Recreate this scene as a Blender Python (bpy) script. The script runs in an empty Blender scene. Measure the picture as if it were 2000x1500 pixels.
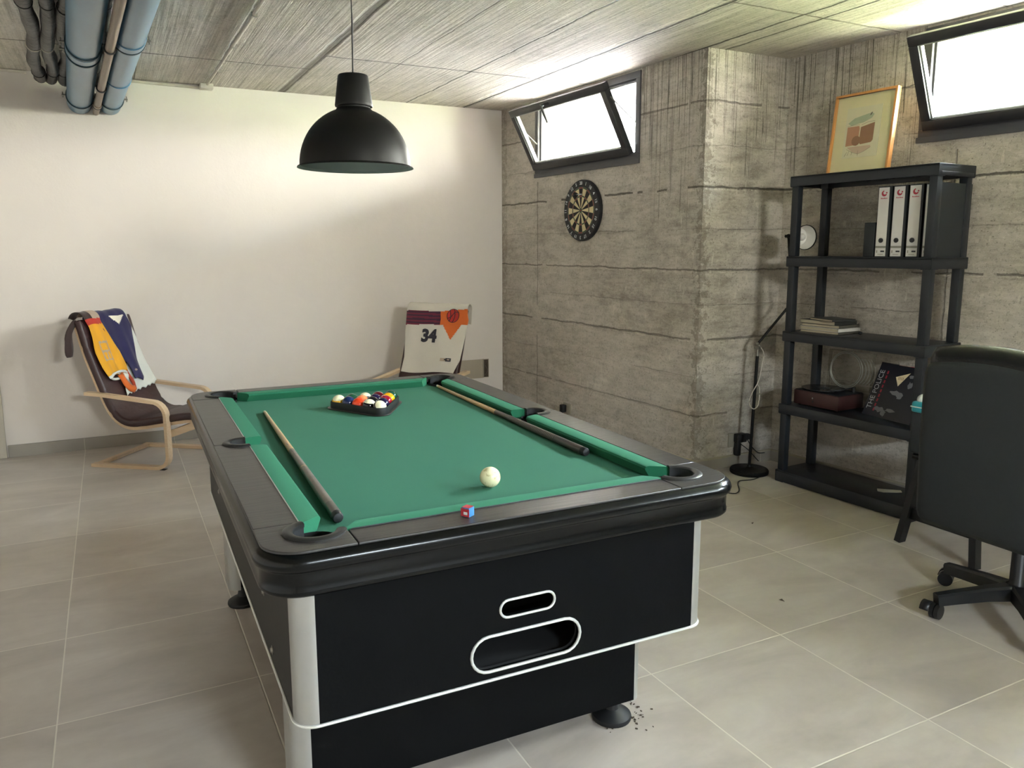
import bpy, bmesh, math, random
from mathutils import Vector, Matrix, noise
sc = bpy.context.scene
COL = sc.collection
PI = math.pi
random.seed(7)

# ------------------------------------------------------------------ camera
cam_d = bpy.data.cameras.new('camera')
cam = bpy.data.objects.new('camera', cam_d); COL.objects.link(cam)
F_PX, YAW, PITCH, ROLL = 1522.83, 0.46943, -0.15627, -0.00265
_f = Vector((math.sin(YAW)*math.cos(PITCH), math.cos(YAW)*math.cos(PITCH), math.sin(PITCH)))
_r = Vector((math.cos(YAW), -math.sin(YAW), 0)); _u = _r.cross(_f)
_c, _s = math.cos(ROLL), math.sin(ROLL)
R_, U_ = _r*_c + _u*_s, _u*_c - _r*_s
m = Matrix((R_, U_, -_f)).transposed().to_4x4(); m.translation = Vector((-2.15842, -1.985, 1.44508))
cam.matrix_world = m
cam_d.sensor_width = 36; cam_d.lens = F_PX/2000*36
cam_d.shift_x = (1000-990.1)/2000; cam_d.shift_y = (723.0-750)/2000
cam_d.clip_start = 0.02; cam_d.clip_end = 200
sc.camera = cam

# ------------------------------------------------------------------ view, world, sun
vs = sc.view_settings
vs.view_transform = 'Standard'; vs.look = 'None'; vs.gamma = 1; vs.use_curve_mapping = False
vs.exposure = 2.75
SKY = 48.0
SUN = 28.0
world = bpy.data.worlds.new('sky'); sc.world = world; world.use_nodes = True
wn = world.node_tree; wn.nodes.clear()
w_out = wn.nodes.new('ShaderNodeOutputWorld'); w_bg = wn.nodes.new('ShaderNodeBackground')
w_tc = wn.nodes.new('ShaderNodeTexCoord'); w_sep = wn.nodes.new('ShaderNodeSeparateXYZ'); w_cr = wn.nodes.new('ShaderNodeValToRGB')
wn.links.new(w_tc.outputs['Generated'], w_sep.inputs[0]); wn.links.new(w_sep.outputs['Z'], w_cr.inputs[0])
wn.links.new(w_cr.outputs[0], w_bg.inputs[0]); wn.links.new(w_bg.outputs[0], w_out.inputs[0])
e = w_cr.color_ramp.elements
e[0].position = 0.0; e[0].color = (0.30, 0.29, 0.27, 1)
e[1].position = 1.0; e[1].color = (0.78, 0.87, 1.0, 1)
for p_, c_ in ((0.04, (0.52, 0.50, 0.46, 1)), (0.20, (0.66, 0.64, 0.60, 1)), (0.30, (0.78, 0.87, 1.0, 1))):
    el = e.new(p_); el.color = c_
w_bg.inputs[1].default_value = SKY
sun_d = bpy.data.lights.new('sun', 'SUN'); sun_d.energy = SUN; sun_d.angle = math.radians(1.5); sun_d.color = (1, .97, .93)
sun = bpy.data.objects.new('sun', sun_d); COL.objects.link(sun); sun.location = (4, 2, 8)
sun.rotation_euler = Vector((0.30, -0.35, -0.9)).to_track_quat('-Z', 'Y').to_euler()

# wall frames: local X runs along the wall towards the camera, local Y points out of the room
def frame(ax, ay, bx, by):
    d = Vector((bx-ax, by-ay, 0)).normalized()
    n = Vector((0, 0, 1)).cross(d)
    mm = Matrix((d, n, Vector((0, 0, 1)))).transposed().to_4x4(); mm.translation = Vector((ax, ay, 0))
    return mm
W1 = frame(1.0, 4.33, 1.13, 1.83)
W2 = frame(1.80, 1.83, 1.93, 0.50)
H = 2.62
W3 = frame(2.5, -5.0, -4.5, -5.0)
WIN = ((W1, 0.572, 1.885, 2.035, 2.602), (W2, 0.885, 2.20, 2.035, 2.602), (W2, 3.30, 4.60, 2.035, 2.602), (W2, 5.1, 6.0, 2.035, 2.602), (W3, 2.6, 3.8, 2.035, 2.602))  # last three openings are added out of view to bring in more daylight
for k, (M, x0, x1, z0, z1) in enumerate(WIN):
    ld = bpy.data.lights.new('window_portal', 'AREA'); ld.shape = 'RECTANGLE'; ld.size = x1-x0; ld.size_y = z1-z0
    ld.cycles.is_portal = True
    lo = bpy.data.objects.new('window_portal', ld); COL.objects.link(lo)
    lo.matrix_world = M @ Matrix.Translation(((x0+x1)/2, 0.31, (z0+z1)/2)) @ Matrix.Rotation(-PI/2, 4, 'X')
try:
    sc.cycles.use_denoising = True
    sc.cycles.max_bounces = 10; sc.cycles.diffuse_bounces = 7; sc.cycles.transparent_max_bounces = 12
    sc.cycles.caustics_reflective = False; sc.cycles.caustics_refractive = False
    sc.cycles.sample_clamp_indirect = 12
except Exception: pass

# ------------------------------------------------------------------ materials
def lin(c):
    if isinstance(c, str):
        c = [int(c[i:i+2], 16)/255 for i in (0, 2, 4)]
        c = [x/12.92 if x <= .04045 else ((x+.055)/1.055)**2.4 for x in c]
    return (c[0], c[1], c[2], 1)
class NB:
    def __init__(s, name):
        s.m = bpy.data.materials.new(name); s.m.use_nodes = True; s.t = s.m.node_tree
        s.b = s.t.nodes['Principled BSDF']
    def n(s, ty, **kw):
        nd = s.t.nodes.new('ShaderNode'+ty)
        for k, v in kw.items():
            if k.startswith('i_'):
                key = k[2:]; key = int(key) if key.isdigit() else key.replace('_', ' ')
                s.set(nd.inputs[key], v)
            else: setattr(nd, k, v)
        return nd
    def set(s, inp, v):
        if isinstance(v, bpy.types.NodeSocket): s.t.links.new(v, inp)
        elif hasattr(v, 'outputs'): s.t.links.new(v.outputs[0], inp)
        else: inp.default_value = v
    def math(s, op, a, b=0.0, c=None):
        nd = s.n('Math', operation=op); s.set(nd.inputs[0], a); s.set(nd.inputs[1], b)
        if c is not None: s.set(nd.inputs[2], c)
        return nd.outputs[0]
    def mix(s, f, a, b, mode='MIX'):
        nd = s.n('Mix', data_type='RGBA', blend_type=mode); s.set(nd.inputs[0], f); s.set(nd.inputs[6], a); s.set(nd.inputs[7], b)
        return nd.outputs[2]
    def pos(s):
        g = s.n('NewGeometry'); return g.outputs['Position']
    def obj(s): return s.n('TexCoord').outputs['Object']
    def xyz(s, v):
        q = s.n('SeparateXYZ'); s.set(q.inputs[0], v); return q.outputs
    def scale(s, v, sc_, loc=(0, 0, 0), rot=(0, 0, 0)):
        q = s.n('Mapping'); s.set(q.inputs[0], v); q.inputs['Scale'].default_value = sc_; q.inputs['Location'].default_value = loc; q.inputs['Rotation'].default_value = rot
        return q.outputs[0]
    def noise(s, v, sc_=5, det=4, rough=.55, dist=0):
        q = s.n('TexNoise'); s.set(q.inputs['Vector'], v); q.inputs['Scale'].default_value = sc_; q.inputs['Detail'].default_value = det
        q.inputs['Roughness'].default_value = rough; q.inputs['Distortion'].default_value = dist
        return q.outputs[0]
    def ramp(s, f, stops):
        q = s.n('ValToRGB'); s.set(q.inputs[0], f); el = q.color_ramp.elements
        el[0].position, el[0].color = stops[0][0], lin(stops[0][1]) if not isinstance(stops[0][1], (int, float)) else (stops[0][1],)*3+(1,)
        el[1].position, el[1].color = stops[-1][0], lin(stops[-1][1]) if not isinstance(stops[-1][1], (int, float)) else (stops[-1][1],)*3+(1,)
        for p, c in stops[1:-1]:
            x = el.new(p); x.color = lin(c) if not isinstance(c, (int, float)) else (c,)*3+(1,)
        return q.outputs[0]
    def line(s, coord, x0, w, wob=None, amp=0):   # 1 on the line
        v = s.math('SUBTRACT', coord, x0)
        if wob is not None: v = s.math('ADD', v, s.math('MULTIPLY', s.math('SUBTRACT', wob, .5), amp))
        v = s.math('ABSOLUTE', v)
        q = s.n('MapRange'); s.set(q.inputs[0], v); q.inputs[1].default_value = w*.5; q.inputs[2].default_value = w; q.inputs[3].default_value = 1; q.inputs[4].default_value = 0
        return q.outputs[0]
    def bump(s, h, dist=.005, strength=1, prev=None):
        q = s.n('Bump'); s.set(q.inputs['Height'], h); q.inputs['Distance'].default_value = dist; q.inputs['Strength'].default_value = strength
        if prev is not None: s.set(q.inputs['Normal'], prev)
        return q.outputs[0]
    def out(s, col=None, rough=None, normal=None, **kw):
        if col is not None: s.set(s.b.inputs['Base Color'], col)
        if rough is not None: s.set(s.b.inputs['Roughness'], rough)
        if normal is not None: s.set(s.b.inputs['Normal'], normal)
        for k, v in kw.items(): s.set(s.b.inputs[k.replace('_', ' ')], v)
        return s.m

def simple(name, col, rough=.5, var=.06, nsc=18, bump=0, bsc=60, **kw):
    b = NB(name); c = lin(col); o = b.obj()
    nz = b.noise(o, nsc, 3)
    c2 = tuple(min(1, x*(1-var*2.2)) for x in c[:3])+(1,); c1 = tuple(min(1, x*(1+var*1.2)) for x in c[:3])+(1,)
    cc = b.mix(nz, c2, c1)
    nrm = b.bump(b.noise(o, bsc, 3), bump) if bump else None
    return b.out(cc, rough, nrm, **kw)

M = {}
M['plaster'] = (lambda b: b.out(b.mix(b.math('MULTIPLY', b.noise(b.pos(), 1.6, 5, .6), .5), lin((.635, .595, .565)), lin((.705, .67, .64))), .75,
    b.bump(b.noise(b.pos(), 9, 4), .004, .5, b.bump(b.noise(b.pos(), 70, 3), .0012, .4))))(NB('white_plaster'))

def concrete(name, mode):
    b = NB(name); p = b.pos(); x, y, z = b.xyz(p)
    big = b.noise(p, 1.1, 5, .6); mid = b.noise(p, 5, 6, .65)
    if mode == 'wall':
        g1 = b.noise(b.scale(p, (1, 1, 4.5)), 4.2, 8, .78, .15)
        g2 = b.noise(b.scale(p, (1.2, 1.2, 26)), 4, 4, .7)
        g3 = b.noise(b.scale(p, (1, 1, 1.8)), 9, 8, .8, .2)
    else:
        g1 = b.noise(b.scale(p, (20, .35, 1), rot=(0, 0, -.016)), 2.6, 5, .7, .03)
        g2 = b.noise(b.scale(p, (55, .8, 1), rot=(0, 0, -.016)), 2.4, 4, .7)
        g3 = b.noise(b.scale(p, (7, .8, 1)), 3, 5, .7, .4)
    f = b.math('ADD', b.math('MULTIPLY', g1, .40), b.math('ADD', b.math('MULTIPLY', g3, .30), b.math('MULTIPLY', big, .30)))
    if mode == 'wall':
        col = b.ramp(f, [(.30, '656058'), (.41, '968f84'), (.50, 'bab2a7'), (.60, 'd0c9bf'), (.72, 'e0d9cf')])
    else:
        col = b.ramp(f, [(.30, '847e74'), (.42, 'aca69b'), (.52, 'c8c2b8'), (.62, 'dad4ca'), (.75, 'eae5dc')])
    col = b.mix(b.math('MULTIPLY', g2, .30), col, lin('6e6a62'))
    fine = b.noise(p, 60, 4, .75)
    col = b.mix(b.math('MULTIPLY', b.math('GREATER_THAN', fine, .585), .34), col, lin('55504a'))
    fine2 = b.noise(b.scale(p, (1, 1, 1.4)), 95, 3, .7)
    col = b.mix(b.math('MULTIPLY', b.math('GREATER_THAN', fine2, .63), .45), col, lin('dcd6cc'))
    blot = b.noise(p, 2.6, 5, .7, .8)
    col = b.mix(b.math('MULTIPLY', b.math('GREATER_THAN', blot, .60), .16), col, lin('6a655a'))
    # pits and pale splashes
    pit = b.n('TexVoronoi'); b.set(pit.inputs['Vector'], p); pit.inputs['Scale'].default_value = 34
    pm = b.math('MULTIPLY', b.math('LESS_THAN', pit.outputs['Distance'], .12), b.math('GREATER_THAN', b.noise(p, 2.3, 2), .52))
    col = b.mix(b.math('MULTIPLY', pm, .55), col, lin('4c473c'))
    sp = b.noise(b.scale(p, (14, 14, 3) if mode == 'wall' else (16, 2.2, 1)), 2.2, 3, .5)
    spm = b.math('MULTIPLY', b.math('GREATER_THAN', sp, .69), .35)
    col = b.mix(spm, col, lin('d8d3c4'))
    wob = b.noise(p, 6, 4, .6); hsum = None
    def add(l, colr, amt):
        nonlocal col, hsum
        col = b.mix(b.math('MULTIPLY', l, amt), col, lin(colr))
        hsum = l if hsum is None else b.math('MAXIMUM', hsum, l)
    if mode == 'wall':
        rough_w = b.noise(p, 22, 4, .7)
        for zz, w, a in ((2.32, .007, .55), (1.81, .008, .75), (1.30, .006, .6), (.86, .007, .55), (.37, .006, .35), (1.555, .003, .2), (1.08, .003, .22), (2.06, .003, .2), (.62, .003, .2)):
            br = b.math('GREATER_THAN', b.noise(b.scale(p, (1, 1, .1), (zz, 0, 0)), 2.5, 2), .40)
            add(b.math('MULTIPLY', b.line(z, zz, w, wob, .035), br), '3d392f', a)
            add(b.math('MULTIPLY', b.math('MULTIPLY', b.line(z, zz-.012, w*1.2, rough_w, .03), br), b.math('GREATER_THAN', rough_w, .5)), 'd2cdbc', a*.6)
        for yy, a in ((3.735, .55), (.74, .4)):
            add(b.math('MULTIPLY', b.line(y, yy, .006, wob, .035), b.math('GREATER_THAN', b.noise(b.scale(p, (.1, .1, 1)), 3, 2), .42)), '45413a', a)
        # drips running down from the ceiling
        dn = b.noise(b.scale(p, (30, 30, .22)), 1.6, 2, .5)
        dm = b.n('MapRange'); b.set(dm.inputs[0], b.math('ABSOLUTE', b.math('SUBTRACT', dn, .5))); dm.inputs[1].default_value = .010; dm.inputs[2].default_value = .026; dm.inputs[3].default_value = 1; dm.inputs[4].default_value = 0
        ln = b.noise(b.scale(p, (22, 22, .05)), 1, 2)
        low = b.math('SUBTRACT', 2.62, b.math('MULTIPLY', b.math('SUBTRACT', ln, .30), 2.6))
        zone = b.math('GREATER_THAN', z, low)
        ynear = b.math('MULTIPLY', b.math('GREATER_THAN', y, .95), b.math('LESS_THAN', y, 2.48))
        dd = b.math('MULTIPLY', b.math('MULTIPLY', dm.outputs[0], zone), ynear)
        col = b.mix(b.math('MULTIPLY', dd, .74), col, lin('3c382f'))
        # rough chipped strip next to the plaster and along the outer corner
        ch = b.math('MULTIPLY', b.math('GREATER_THAN', y, 4.24), b.math('GREATER_THAN', rough_w, .47))
        col = b.mix(b.math('MULTIPLY', ch, .35), col, lin('6d6350'))
        edge = b.math('MULTIPLY', b.math('LESS_THAN', y, 2.05), b.math('GREATER_THAN', y, 1.8))
        away = b.math('ADD', b.math('SUBTRACT', y, 1.83), b.math('MAXIMUM', b.math('SUBTRACT', x, 1.14), 0))
        edge = b.math('MULTIPLY', edge, b.math('LESS_THAN', x, 1.5))
        ch2 = b.math('MULTIPLY', edge, b.math('GREATER_THAN', b.noise(p, 26, 4, .7), b.math('ADD', .44, b.math('MULTIPLY', away, 2.2))))
        col = b.mix(b.math('MULTIPLY', ch2, .45), col, lin('57503f'))
        rou = b.math('ADD', b.math('MULTIPLY', b.noise(p, 34, 5, .75), .9), b.math('MULTIPLY', ch2, .5))
        h = b.math('SUBTRACT', b.math('ADD', b.math('MULTIPLY', g1, .5), rou), b.math('MULTIPLY', hsum, 1.2))
        nrm = b.bump(h, .010, .8)
    else:
        rg = b.noise(b.scale(p, (9, 2, 1)), 3, 4, .7)
        left = b.math('LESS_THAN', x, -.86); right = b.math('SUBTRACT', 1, left)
        for xx, w, a, am in ((-.885, .034, .62, .02), (.635, .014, .95, .03), (-.38, .005, .5, .03), (.125, .008, .85, .04), (.660, .004, .6, .05), (1.12, .011, .9, .04), (1.26, .009, .85, .04), (-1.9, .004, .5, .02), (-2.4, .004, .4, .02), (-1.415, .016, .5, .02)):
            add(b.line(x, xx, w, wob, am), '3f3b33', a)
        add(b.math('MULTIPLY', b.line(y, 3.05, .010, wob, .04), right), '3f3b33', .95)
        add(b.math('MULTIPLY', b.line(y, 3.46, .010, wob, .04), left), '3f3b33', .85)
        add(b.math('MULTIPLY', b.line(y, 1.10, .009, wob, .04), b.math('GREATER_THAN', x, .42)), '5a5549', .7)
        add(b.math('MULTIPLY', b.line(y, .55, .006, wob, .04), right), '4f4a3f', .7)
        add(b.math('MULTIPLY', b.math('MULTIPLY', b.line(x, .61, .018, rg, .05), right), b.math('GREATER_THAN', rg, .5)), 'dcd7c8', .5)
        h = b.math('SUBTRACT', b.math('ADD', b.math('MULTIPLY', g1, 1.0), b.math('MULTIPLY', b.noise(p, 30, 4, .7), .35)), b.math('MULTIPLY', hsum, 1.5))
        nrm = b.bump(h, .010, .8)
    return b.out(col, .85, nrm)
M['concrete'] = concrete('board_marked_concrete', 'wall')
M['ceiling'] = concrete('ceiling_concrete', 'ceil')

def tiles():
    b = NB('grey_floor_tile'); p = b.pos(); x, y, z = b.xyz(p)
    def grid(c, off):
        f = b.math('FRACT', b.math('DIVIDE', b.math('ADD', c, 60+off), .6))
        d = b.math('MINIMUM', f, b.math('SUBTRACT', 1, f))
        q = b.n('MapRange'); b.set(q.inputs[0], d); q.inputs[1].default_value = .0028; q.inputs[2].default_value = .0052; q.inputs[3].default_value = 1; q.inputs[4].default_value = 0
        return q.outputs[0]
    g = b.math('MAXIMUM', grid(x, 0), grid(y, 0))
    cell = b.n('TexWhiteNoise', noise_dimensions='2D')
    cv = b.n('CombineXYZ'); b.set(cv.inputs[0], b.math('FLOOR', b.math('DIVIDE', b.math('ADD', x, 60), .6))); b.set(cv.inputs[1], b.math('FLOOR', b.math('DIVIDE', b.math('ADD', y, 60), .6)))
    b.set(cell.inputs['Vector'], cv.outputs[0])
    sh = b.n('VectorMath', operation='ADD'); b.set(sh.inputs[0], p); sc2 = b.n('VectorMath', operation='SCALE'); b.set(sc2.inputs[0], cell.outputs['Color']); sc2.inputs['Scale'].default_value = 7; b.set(sh.inputs[1], sc2.outputs[0])
    n1 = b.noise(b.scale(sh.outputs[0], (1, 2.2, 1)), 1.5, 5, .6, .6)
    col = b.ramp(n1, [(.32, 'a89f96'), (.5, 'b8afa6'), (.68, 'c6beb5')])
    n2 = b.noise(sh.outputs[0], 22, 3, .6)
    col = b.mix(b.math('MULTIPLY', n2, .14), col, lin('6c675c'))
    col = b.mix(b.math('MULTIPLY', g, .8), col, lin('ddd7ca'))
    rg = b.math('ADD', .26, b.math('MULTIPLY', n1, .16))
    return b.out(col, rg, b.bump(b.math('SUBTRACT', b.math('MULTIPLY', n2, .15), g), .0012, .7))
M['tile'] = tiles()
def skirting():
    b = NB('grey_skirting_tile'); p = b.pos(); x, y, z = b.xyz(p)
    f = b.math('FRACT', b.math('DIVIDE', b.math('ADD', b.math('SUBTRACT', x, y), 60.12), .6))
    g = b.math('LESS_THAN', f, .008)
    col = b.mix(b.noise(p, 3, 4), lin('827d75'), lin('a09a91'))
    return b.out(b.mix(g, col, lin('b3ad9f')), .45)
M['skirting'] = skirting()
M['grout'] = simple('pale_joint_filler', 'a79f8c', .9, .1)
def _ground(b):
    p = b.pos(); y = b.xyz(p)[1]; n = b.noise(p, 3, 6, .7)
    gr = b.ramp(n, [(.35, '878b5c'), (.5, '9fa277'), (.7, 'b4b692')]); pv = b.ramp(n, [(.35, 'a9a4a0'), (.7, 'c8c2bd')])
    return b.out(b.mix(b.math('LESS_THAN', y, 1.9), pv, gr), .9)
M['grass'] = _ground(NB('grass_and_paving'))
M['frame_dark'] = simple('dark_aluminium', '2a2a2d', .42, .05)
M['frame_grey'] = simple('anthracite_aluminium', '47464a', .42, .05, bump=.0003, bsc=400)
M['gasket'] = simple('pale_spacer', 'b9bcb8', .3, .02, Metallic=.5)
def glassm(name, col=(1, 1, 1), rough=0.0, alpha=.12):
    m_ = bpy.data.materials.new(name); m_.use_nodes = True; t = m_.node_tree; t.nodes.clear()
    o = t.nodes.new('ShaderNodeOutputMaterial'); mx = t.nodes.new('ShaderNodeMixShader'); tr = t.nodes.new('ShaderNodeBsdfTransparent'); gl = t.nodes.new('ShaderNodeBsdfGlossy'); lw = t.nodes.new('ShaderNodeLayerWeight'); pw = t.nodes.new('ShaderNodeMath'); pw.operation = 'POWER'; fr = t.nodes.new('ShaderNodeMath'); fr.operation = 'MULTIPLY_ADD'
    tr.inputs[0].default_value = lin(col); gl.inputs['Roughness'].default_value = rough; pw.inputs[1].default_value = 5; t.links.new(lw.outputs['Facing'], pw.inputs[0]); t.links.new(pw.outputs[0], fr.inputs[0]); fr.inputs[1].default_value = .8; fr.inputs[2].default_value = .04
    t.links.new(fr.outputs[0], mx.inputs[0]); t.links.new(tr.outputs[0], mx.inputs[1]); t.links.new(gl.outputs[0], mx.inputs[2]); t.links.new(mx.outputs[0], o.inputs[0])
    return m_
M['glass'] = glassm('window_glass', (.96, .98, .96))
M['clear'] = glassm('clear_plastic', (.86, .86, .84), .15)
M['black_lam'] = simple('black_laminate', '040506', .5, .15, 9, bump=.0004, bsc=90, Specular_IOR_Level=.10)
M['black_side'] = simple('black_side_laminate', '0b0b0a', .45, .15, 9, bump=.0003, bsc=90, Specular_IOR_Level=.3)
def vinyl(name, col, r):
    b = NB(name); o = b.obj()
    wr = b.noise(b.scale(o, (1, 16, 1)), 4, 4, .6, .8)
    fn = b.noise(o, 180, 2)
    c = lin(col)
    return b.out(b.mix(wr, tuple(v*.8 for v in c[:3])+(1,), tuple(v*1.2 for v in c[:3])+(1,)), r, b.bump(wr, .0025, .35, b.bump(fn, .0004, .4)))
M['vinyl'] = vinyl('black_vinyl', '2b2826', .36)
M['molding'] = simple('gloss_black_moulding', '050606', .22, .1, 6, Specular_IOR_Level=.28)
M['felt'] = (lambda b: b.out(b.mix(b.noise(b.obj(), 260, 3), lin('0e4a34'), lin('14553d')), .92, b.bump(b.noise(b.obj(), 500, 2), .0006, .5), Sheen_Weight=.18, Sheen_Tint=lin('5aa784')))(NB('green_baize'))
M['felt_rail'] = (lambda b: b.out(b.mix(b.noise(b.obj(), 260, 3), lin('0d5a3c'), lin('126445')), .9, b.bump(b.noise(b.obj(), 500, 2), .0006, .5), Sheen_Weight=.2, Sheen_Tint=lin('5aa784')))(NB('green_cushion_cloth'))
M['silver'] = simple('brushed_silver', 'b8b9b6', .32, .03, 30, bump=.0002, bsc=200, Metallic=.75)
M['white_bead'] = simple('silver_bead', 'd2d3cf', .3, .02, Metallic=.4)
M['rubber'] = simple('black_rubber', '121314', .55, .1)
M['dark'] = simple('dark_inside', '050505', .9, .1)
M['lining'] = simple('pocket_plastic', '1c1b1a', .4, .1)
M['chrome'] = simple('chrome', 'c9c9c9', .15, .02, Metallic=1.0)
M['wood_cue'] = (lambda b: b.out(b.mix(b.noise(b.scale(b.obj(), (8, 8, .6)), 6, 4), lin('a8845a'), lin('d0ab7a')), .3))(NB('maple_cue'))
M['cue_dark'] = simple('dark_stained_butt', '3b3330', .3, .2, 40)
M['cue_grey'] = simple('worn_grey_butt', '6b5f57', .35, .25, 40)
M['cue_wrap'] = (lambda b: b.out(b.mix(b.math('GREATER_THAN', b.math('FRACT', b.math('MULTIPLY', b.xyz(b.obj())[2], 90)), .5), lin('26221f'), lin('5a524b')), .45))(NB('speckled_cue_wrap'))
M['cream'] = simple('ivory_ball', 'e2dcb4', .12, .05, 30)
M['cueball'] = (lambda b: b.out(b.mix(b.math('GREATER_THAN', b.noise(b.obj(), 55, 5, .7), .56), lin('ded9b0'), lin('bcb486')), .22))(NB('worn_ivory_ball'))
for nm, c in dict(green='0d4a33', blue='15274f', orange='e0441f', black='141118', purple='231a3a', crimson='8e1022', maroon='57141b', yellow='e0a010', orange2='e8804e').items():
    M['ball_'+nm] = simple(nm+'_ball', c, .1, .04)
def stripe(nm, c):
    b = NB(nm+'_striped_ball'); z = b.xyz(b.obj())[2]
    return b.out(b.mix(b.math('LESS_THAN', b.math('ABSOLUTE', z), .0165), lin('e6e0bc'), lin(c)), .1)
for nm, c in dict(green='0d4a33', blue='15274f', orange='e8683a', purple='2c2048', maroon='6a1a20', yellow='e0a81c', black='16141a', crimson='9a1024').items():
    M['str_'+nm] = stripe(nm, c)
M['birch'] = (lambda b: b.out(b.mix(b.noise(b.scale(b.obj(), (30, 2, 30)), 3, 4), lin('bb9c7c'), lin('dcc5a6')), .38))(NB('birch_veneer'))
M['brown'] = (lambda b: b.out(b.mix(b.noise(b.obj(), 6, 4), lin('2c1a1a'), lin('42292a')), .42, b.bump(b.noise(b.scale(b.obj(), (1, 3, 3)), 9, 4, .6, .6), .006, .5)))(NB('brown_leather'))
def cloth(nm, c, r=.75, wr=.004):
    b = NB(nm); o = b.obj(); cc = lin(c)
    return b.out(b.mix(b.noise(o, 300, 2), tuple(v*.85 for v in cc[:3])+(1,), cc), r, b.bump(b.noise(b.scale(o, (2, 1, .7)), 9, 4, .6), wr, .5, b.bump(b.noise(o, 420, 2), .0008, .5)), Sheen_Weight=.2)
for nm, c in dict(yellow='e2a213', navy='120f4c', white='d5d8d3', orange='d5661c', grey='33211f', cream='e9e4d4', jersey='cfcac0', maroon='6c1533', plum='3d1330', red='b8281c', ink='1d1c2c', lilac='b3a08f', teal='0f8b99', burnt='a83a1a').items():
    M['c_'+nm] = cloth(nm+'_cloth', c)
M['leather'] = simple('black_leather', '131416', .27, .1, 12, bump=.0006, bsc=120)
M['back_fabric'] = simple('black_back_fabric', '202425', .65, .08, 60, bump=.0005, bsc=300)
M['nylon'] = simple('black_nylon', '111214', .38, .1)
M['shelfp'] = simple('charcoal_plastic', '1d2126', .42, .06, 30, bump=.0004, bsc=300)
M['lampblack'] = simple('matt_black_lamp_metal', '0b0b0a', .5, .1, 8, Specular_IOR_Level=.22)
M['lampin'] = simple('grey_lamp_lining', '7c8a88', .6, .05)
M['lampwhite'] = simple('white_enamel', 'd8d5d0', .5, .02)
M['pipe'] = (lambda b: b.out(b.mix(b.noise(b.scale(b.obj(), (3, 3, .6)), 5, 4), lin('335c76'), lin('52809b')), .28, b.bump(b.noise(b.obj(), 30, 3), .0005, .4)))(NB('blue_grey_pipe'))
M['pipe_ring'] = simple('dark_teal_clip', '1d3b45', .4, .1)
M['brownpipe'] = simple('taupe_pipe', '7b6b5c', .45, .08, 8)
M['insul'] = (lambda b: b.out(b.mix(b.noise(b.obj(), 14, 4), lin('0a0908'), lin('1f1c18')), .42, b.bump(b.noise(b.obj(), 20, 4, .7, .5), .008, .7)))(NB('black_pipe_insulation'))
M['conduit'] = simple('grey_conduit', 'c2bcb0', .5, .06)
M['zinc'] = simple('zinc_steel', '8f8c84', .35, .1, Metallic=.8)
M['oak'] = (lambda b: b.out(b.mix(b.noise(b.scale(b.obj(), (20, 20, 2)), 4, 4), lin('b5763c'), lin('dba164')), .4))(NB('oak_frame'))
M['mount'] = simple('cream_mount', 'e8d6b0', .7, .03)
M['print'] = simple('print_paper', 'd8cdb2', .7, .03)
M['p_green'] = simple('sage_print', 'a9ad94', .7, .06); M['p_pink'] = simple('salmon_print', 'b98468', .7, .05); M['p_brown'] = simple('brown_print', '94694f', .7, .05)
M['p_dark'] = simple('dark_print', '4e3f35', .7, .05); M['p_pale'] = simple('pale_pink_print', 'c9ab96', .7, .05)
M['board'] = simple('black_file_board', '1d2226', .5, .08, 50)
M['label'] = simple('label_paper', 'c9c6c2', .6, .03)
M['red'] = simple('red_ink', 'a3283a', .6, .05)
M['ink'] = simple('black_ink', '15171b', .5, .05)
M['paper'] = simple('white_paper', 'cfcabd', .7, .03)
M['page'] = (lambda b: b.out(b.mix(b.math('FRACT', b.math('MULTIPLY', b.xyz(b.obj())[2], 300)), lin('8f8672'), lin('c8bea4')), .8))(NB('book_pages'))
M['cover_dark'] = simple('dark_book_cover', '2c2e2c', .5, .1); M['cover_grey'] = simple('grey_book_cover', '55534b', .5, .1)
M['mahog'] = simple('red_brown_case', '351917', .45, .12, 14, bump=.0006, bsc=100)
M['vinylrec'] = simple('black_record', '17181a', .25, .05)
M['sleeve'] = simple('dark_blue_card', '12141f', .4, .1)
M['ghost'] = simple('grey_print', '77787c', .6, .1)
M['b_cream'] = simple('cream_sisal', 'cdbf95', .8, .08, 60); M['b_black'] = simple('black_sisal', '1c1614', .8, .1, 60); M['b_plum'] = simple('plum_sisal', '4b2230', .8, .1, 60)
M['b_green'] = simple('green_sisal', '2f4a31', .8, .1); M['b_red'] = simple('red_sisal', '7b2b25', .8, .1); M['b_rim'] = simple('black_board_rim', '1d1c1f', .65, .08)
M['wire'] = simple('wire', '8b8576', .4, .05, Metallic=.6); M['numw'] = simple('number_wire', 'b9bcc0', .4, .03)
M['socket'] = simple('grey_socket_plate', '8e897c', .5, .04)
M['plate'] = simple('beige_cover_plate', 'a39a8b', .6, .03)
M['doorwhite'] = simple('white_door_paint', 'b9b3a6', .45, .03)
M['chalkblue'] = simple('blue_chalk', '2f6f9c', .8, .08, 60); M['chalkred'] = simple('red_paper_wrap', 'a8252e', .6, .08)
M['leaf'] = simple('dry_leaf', '4a4034', .8, .1)

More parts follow.
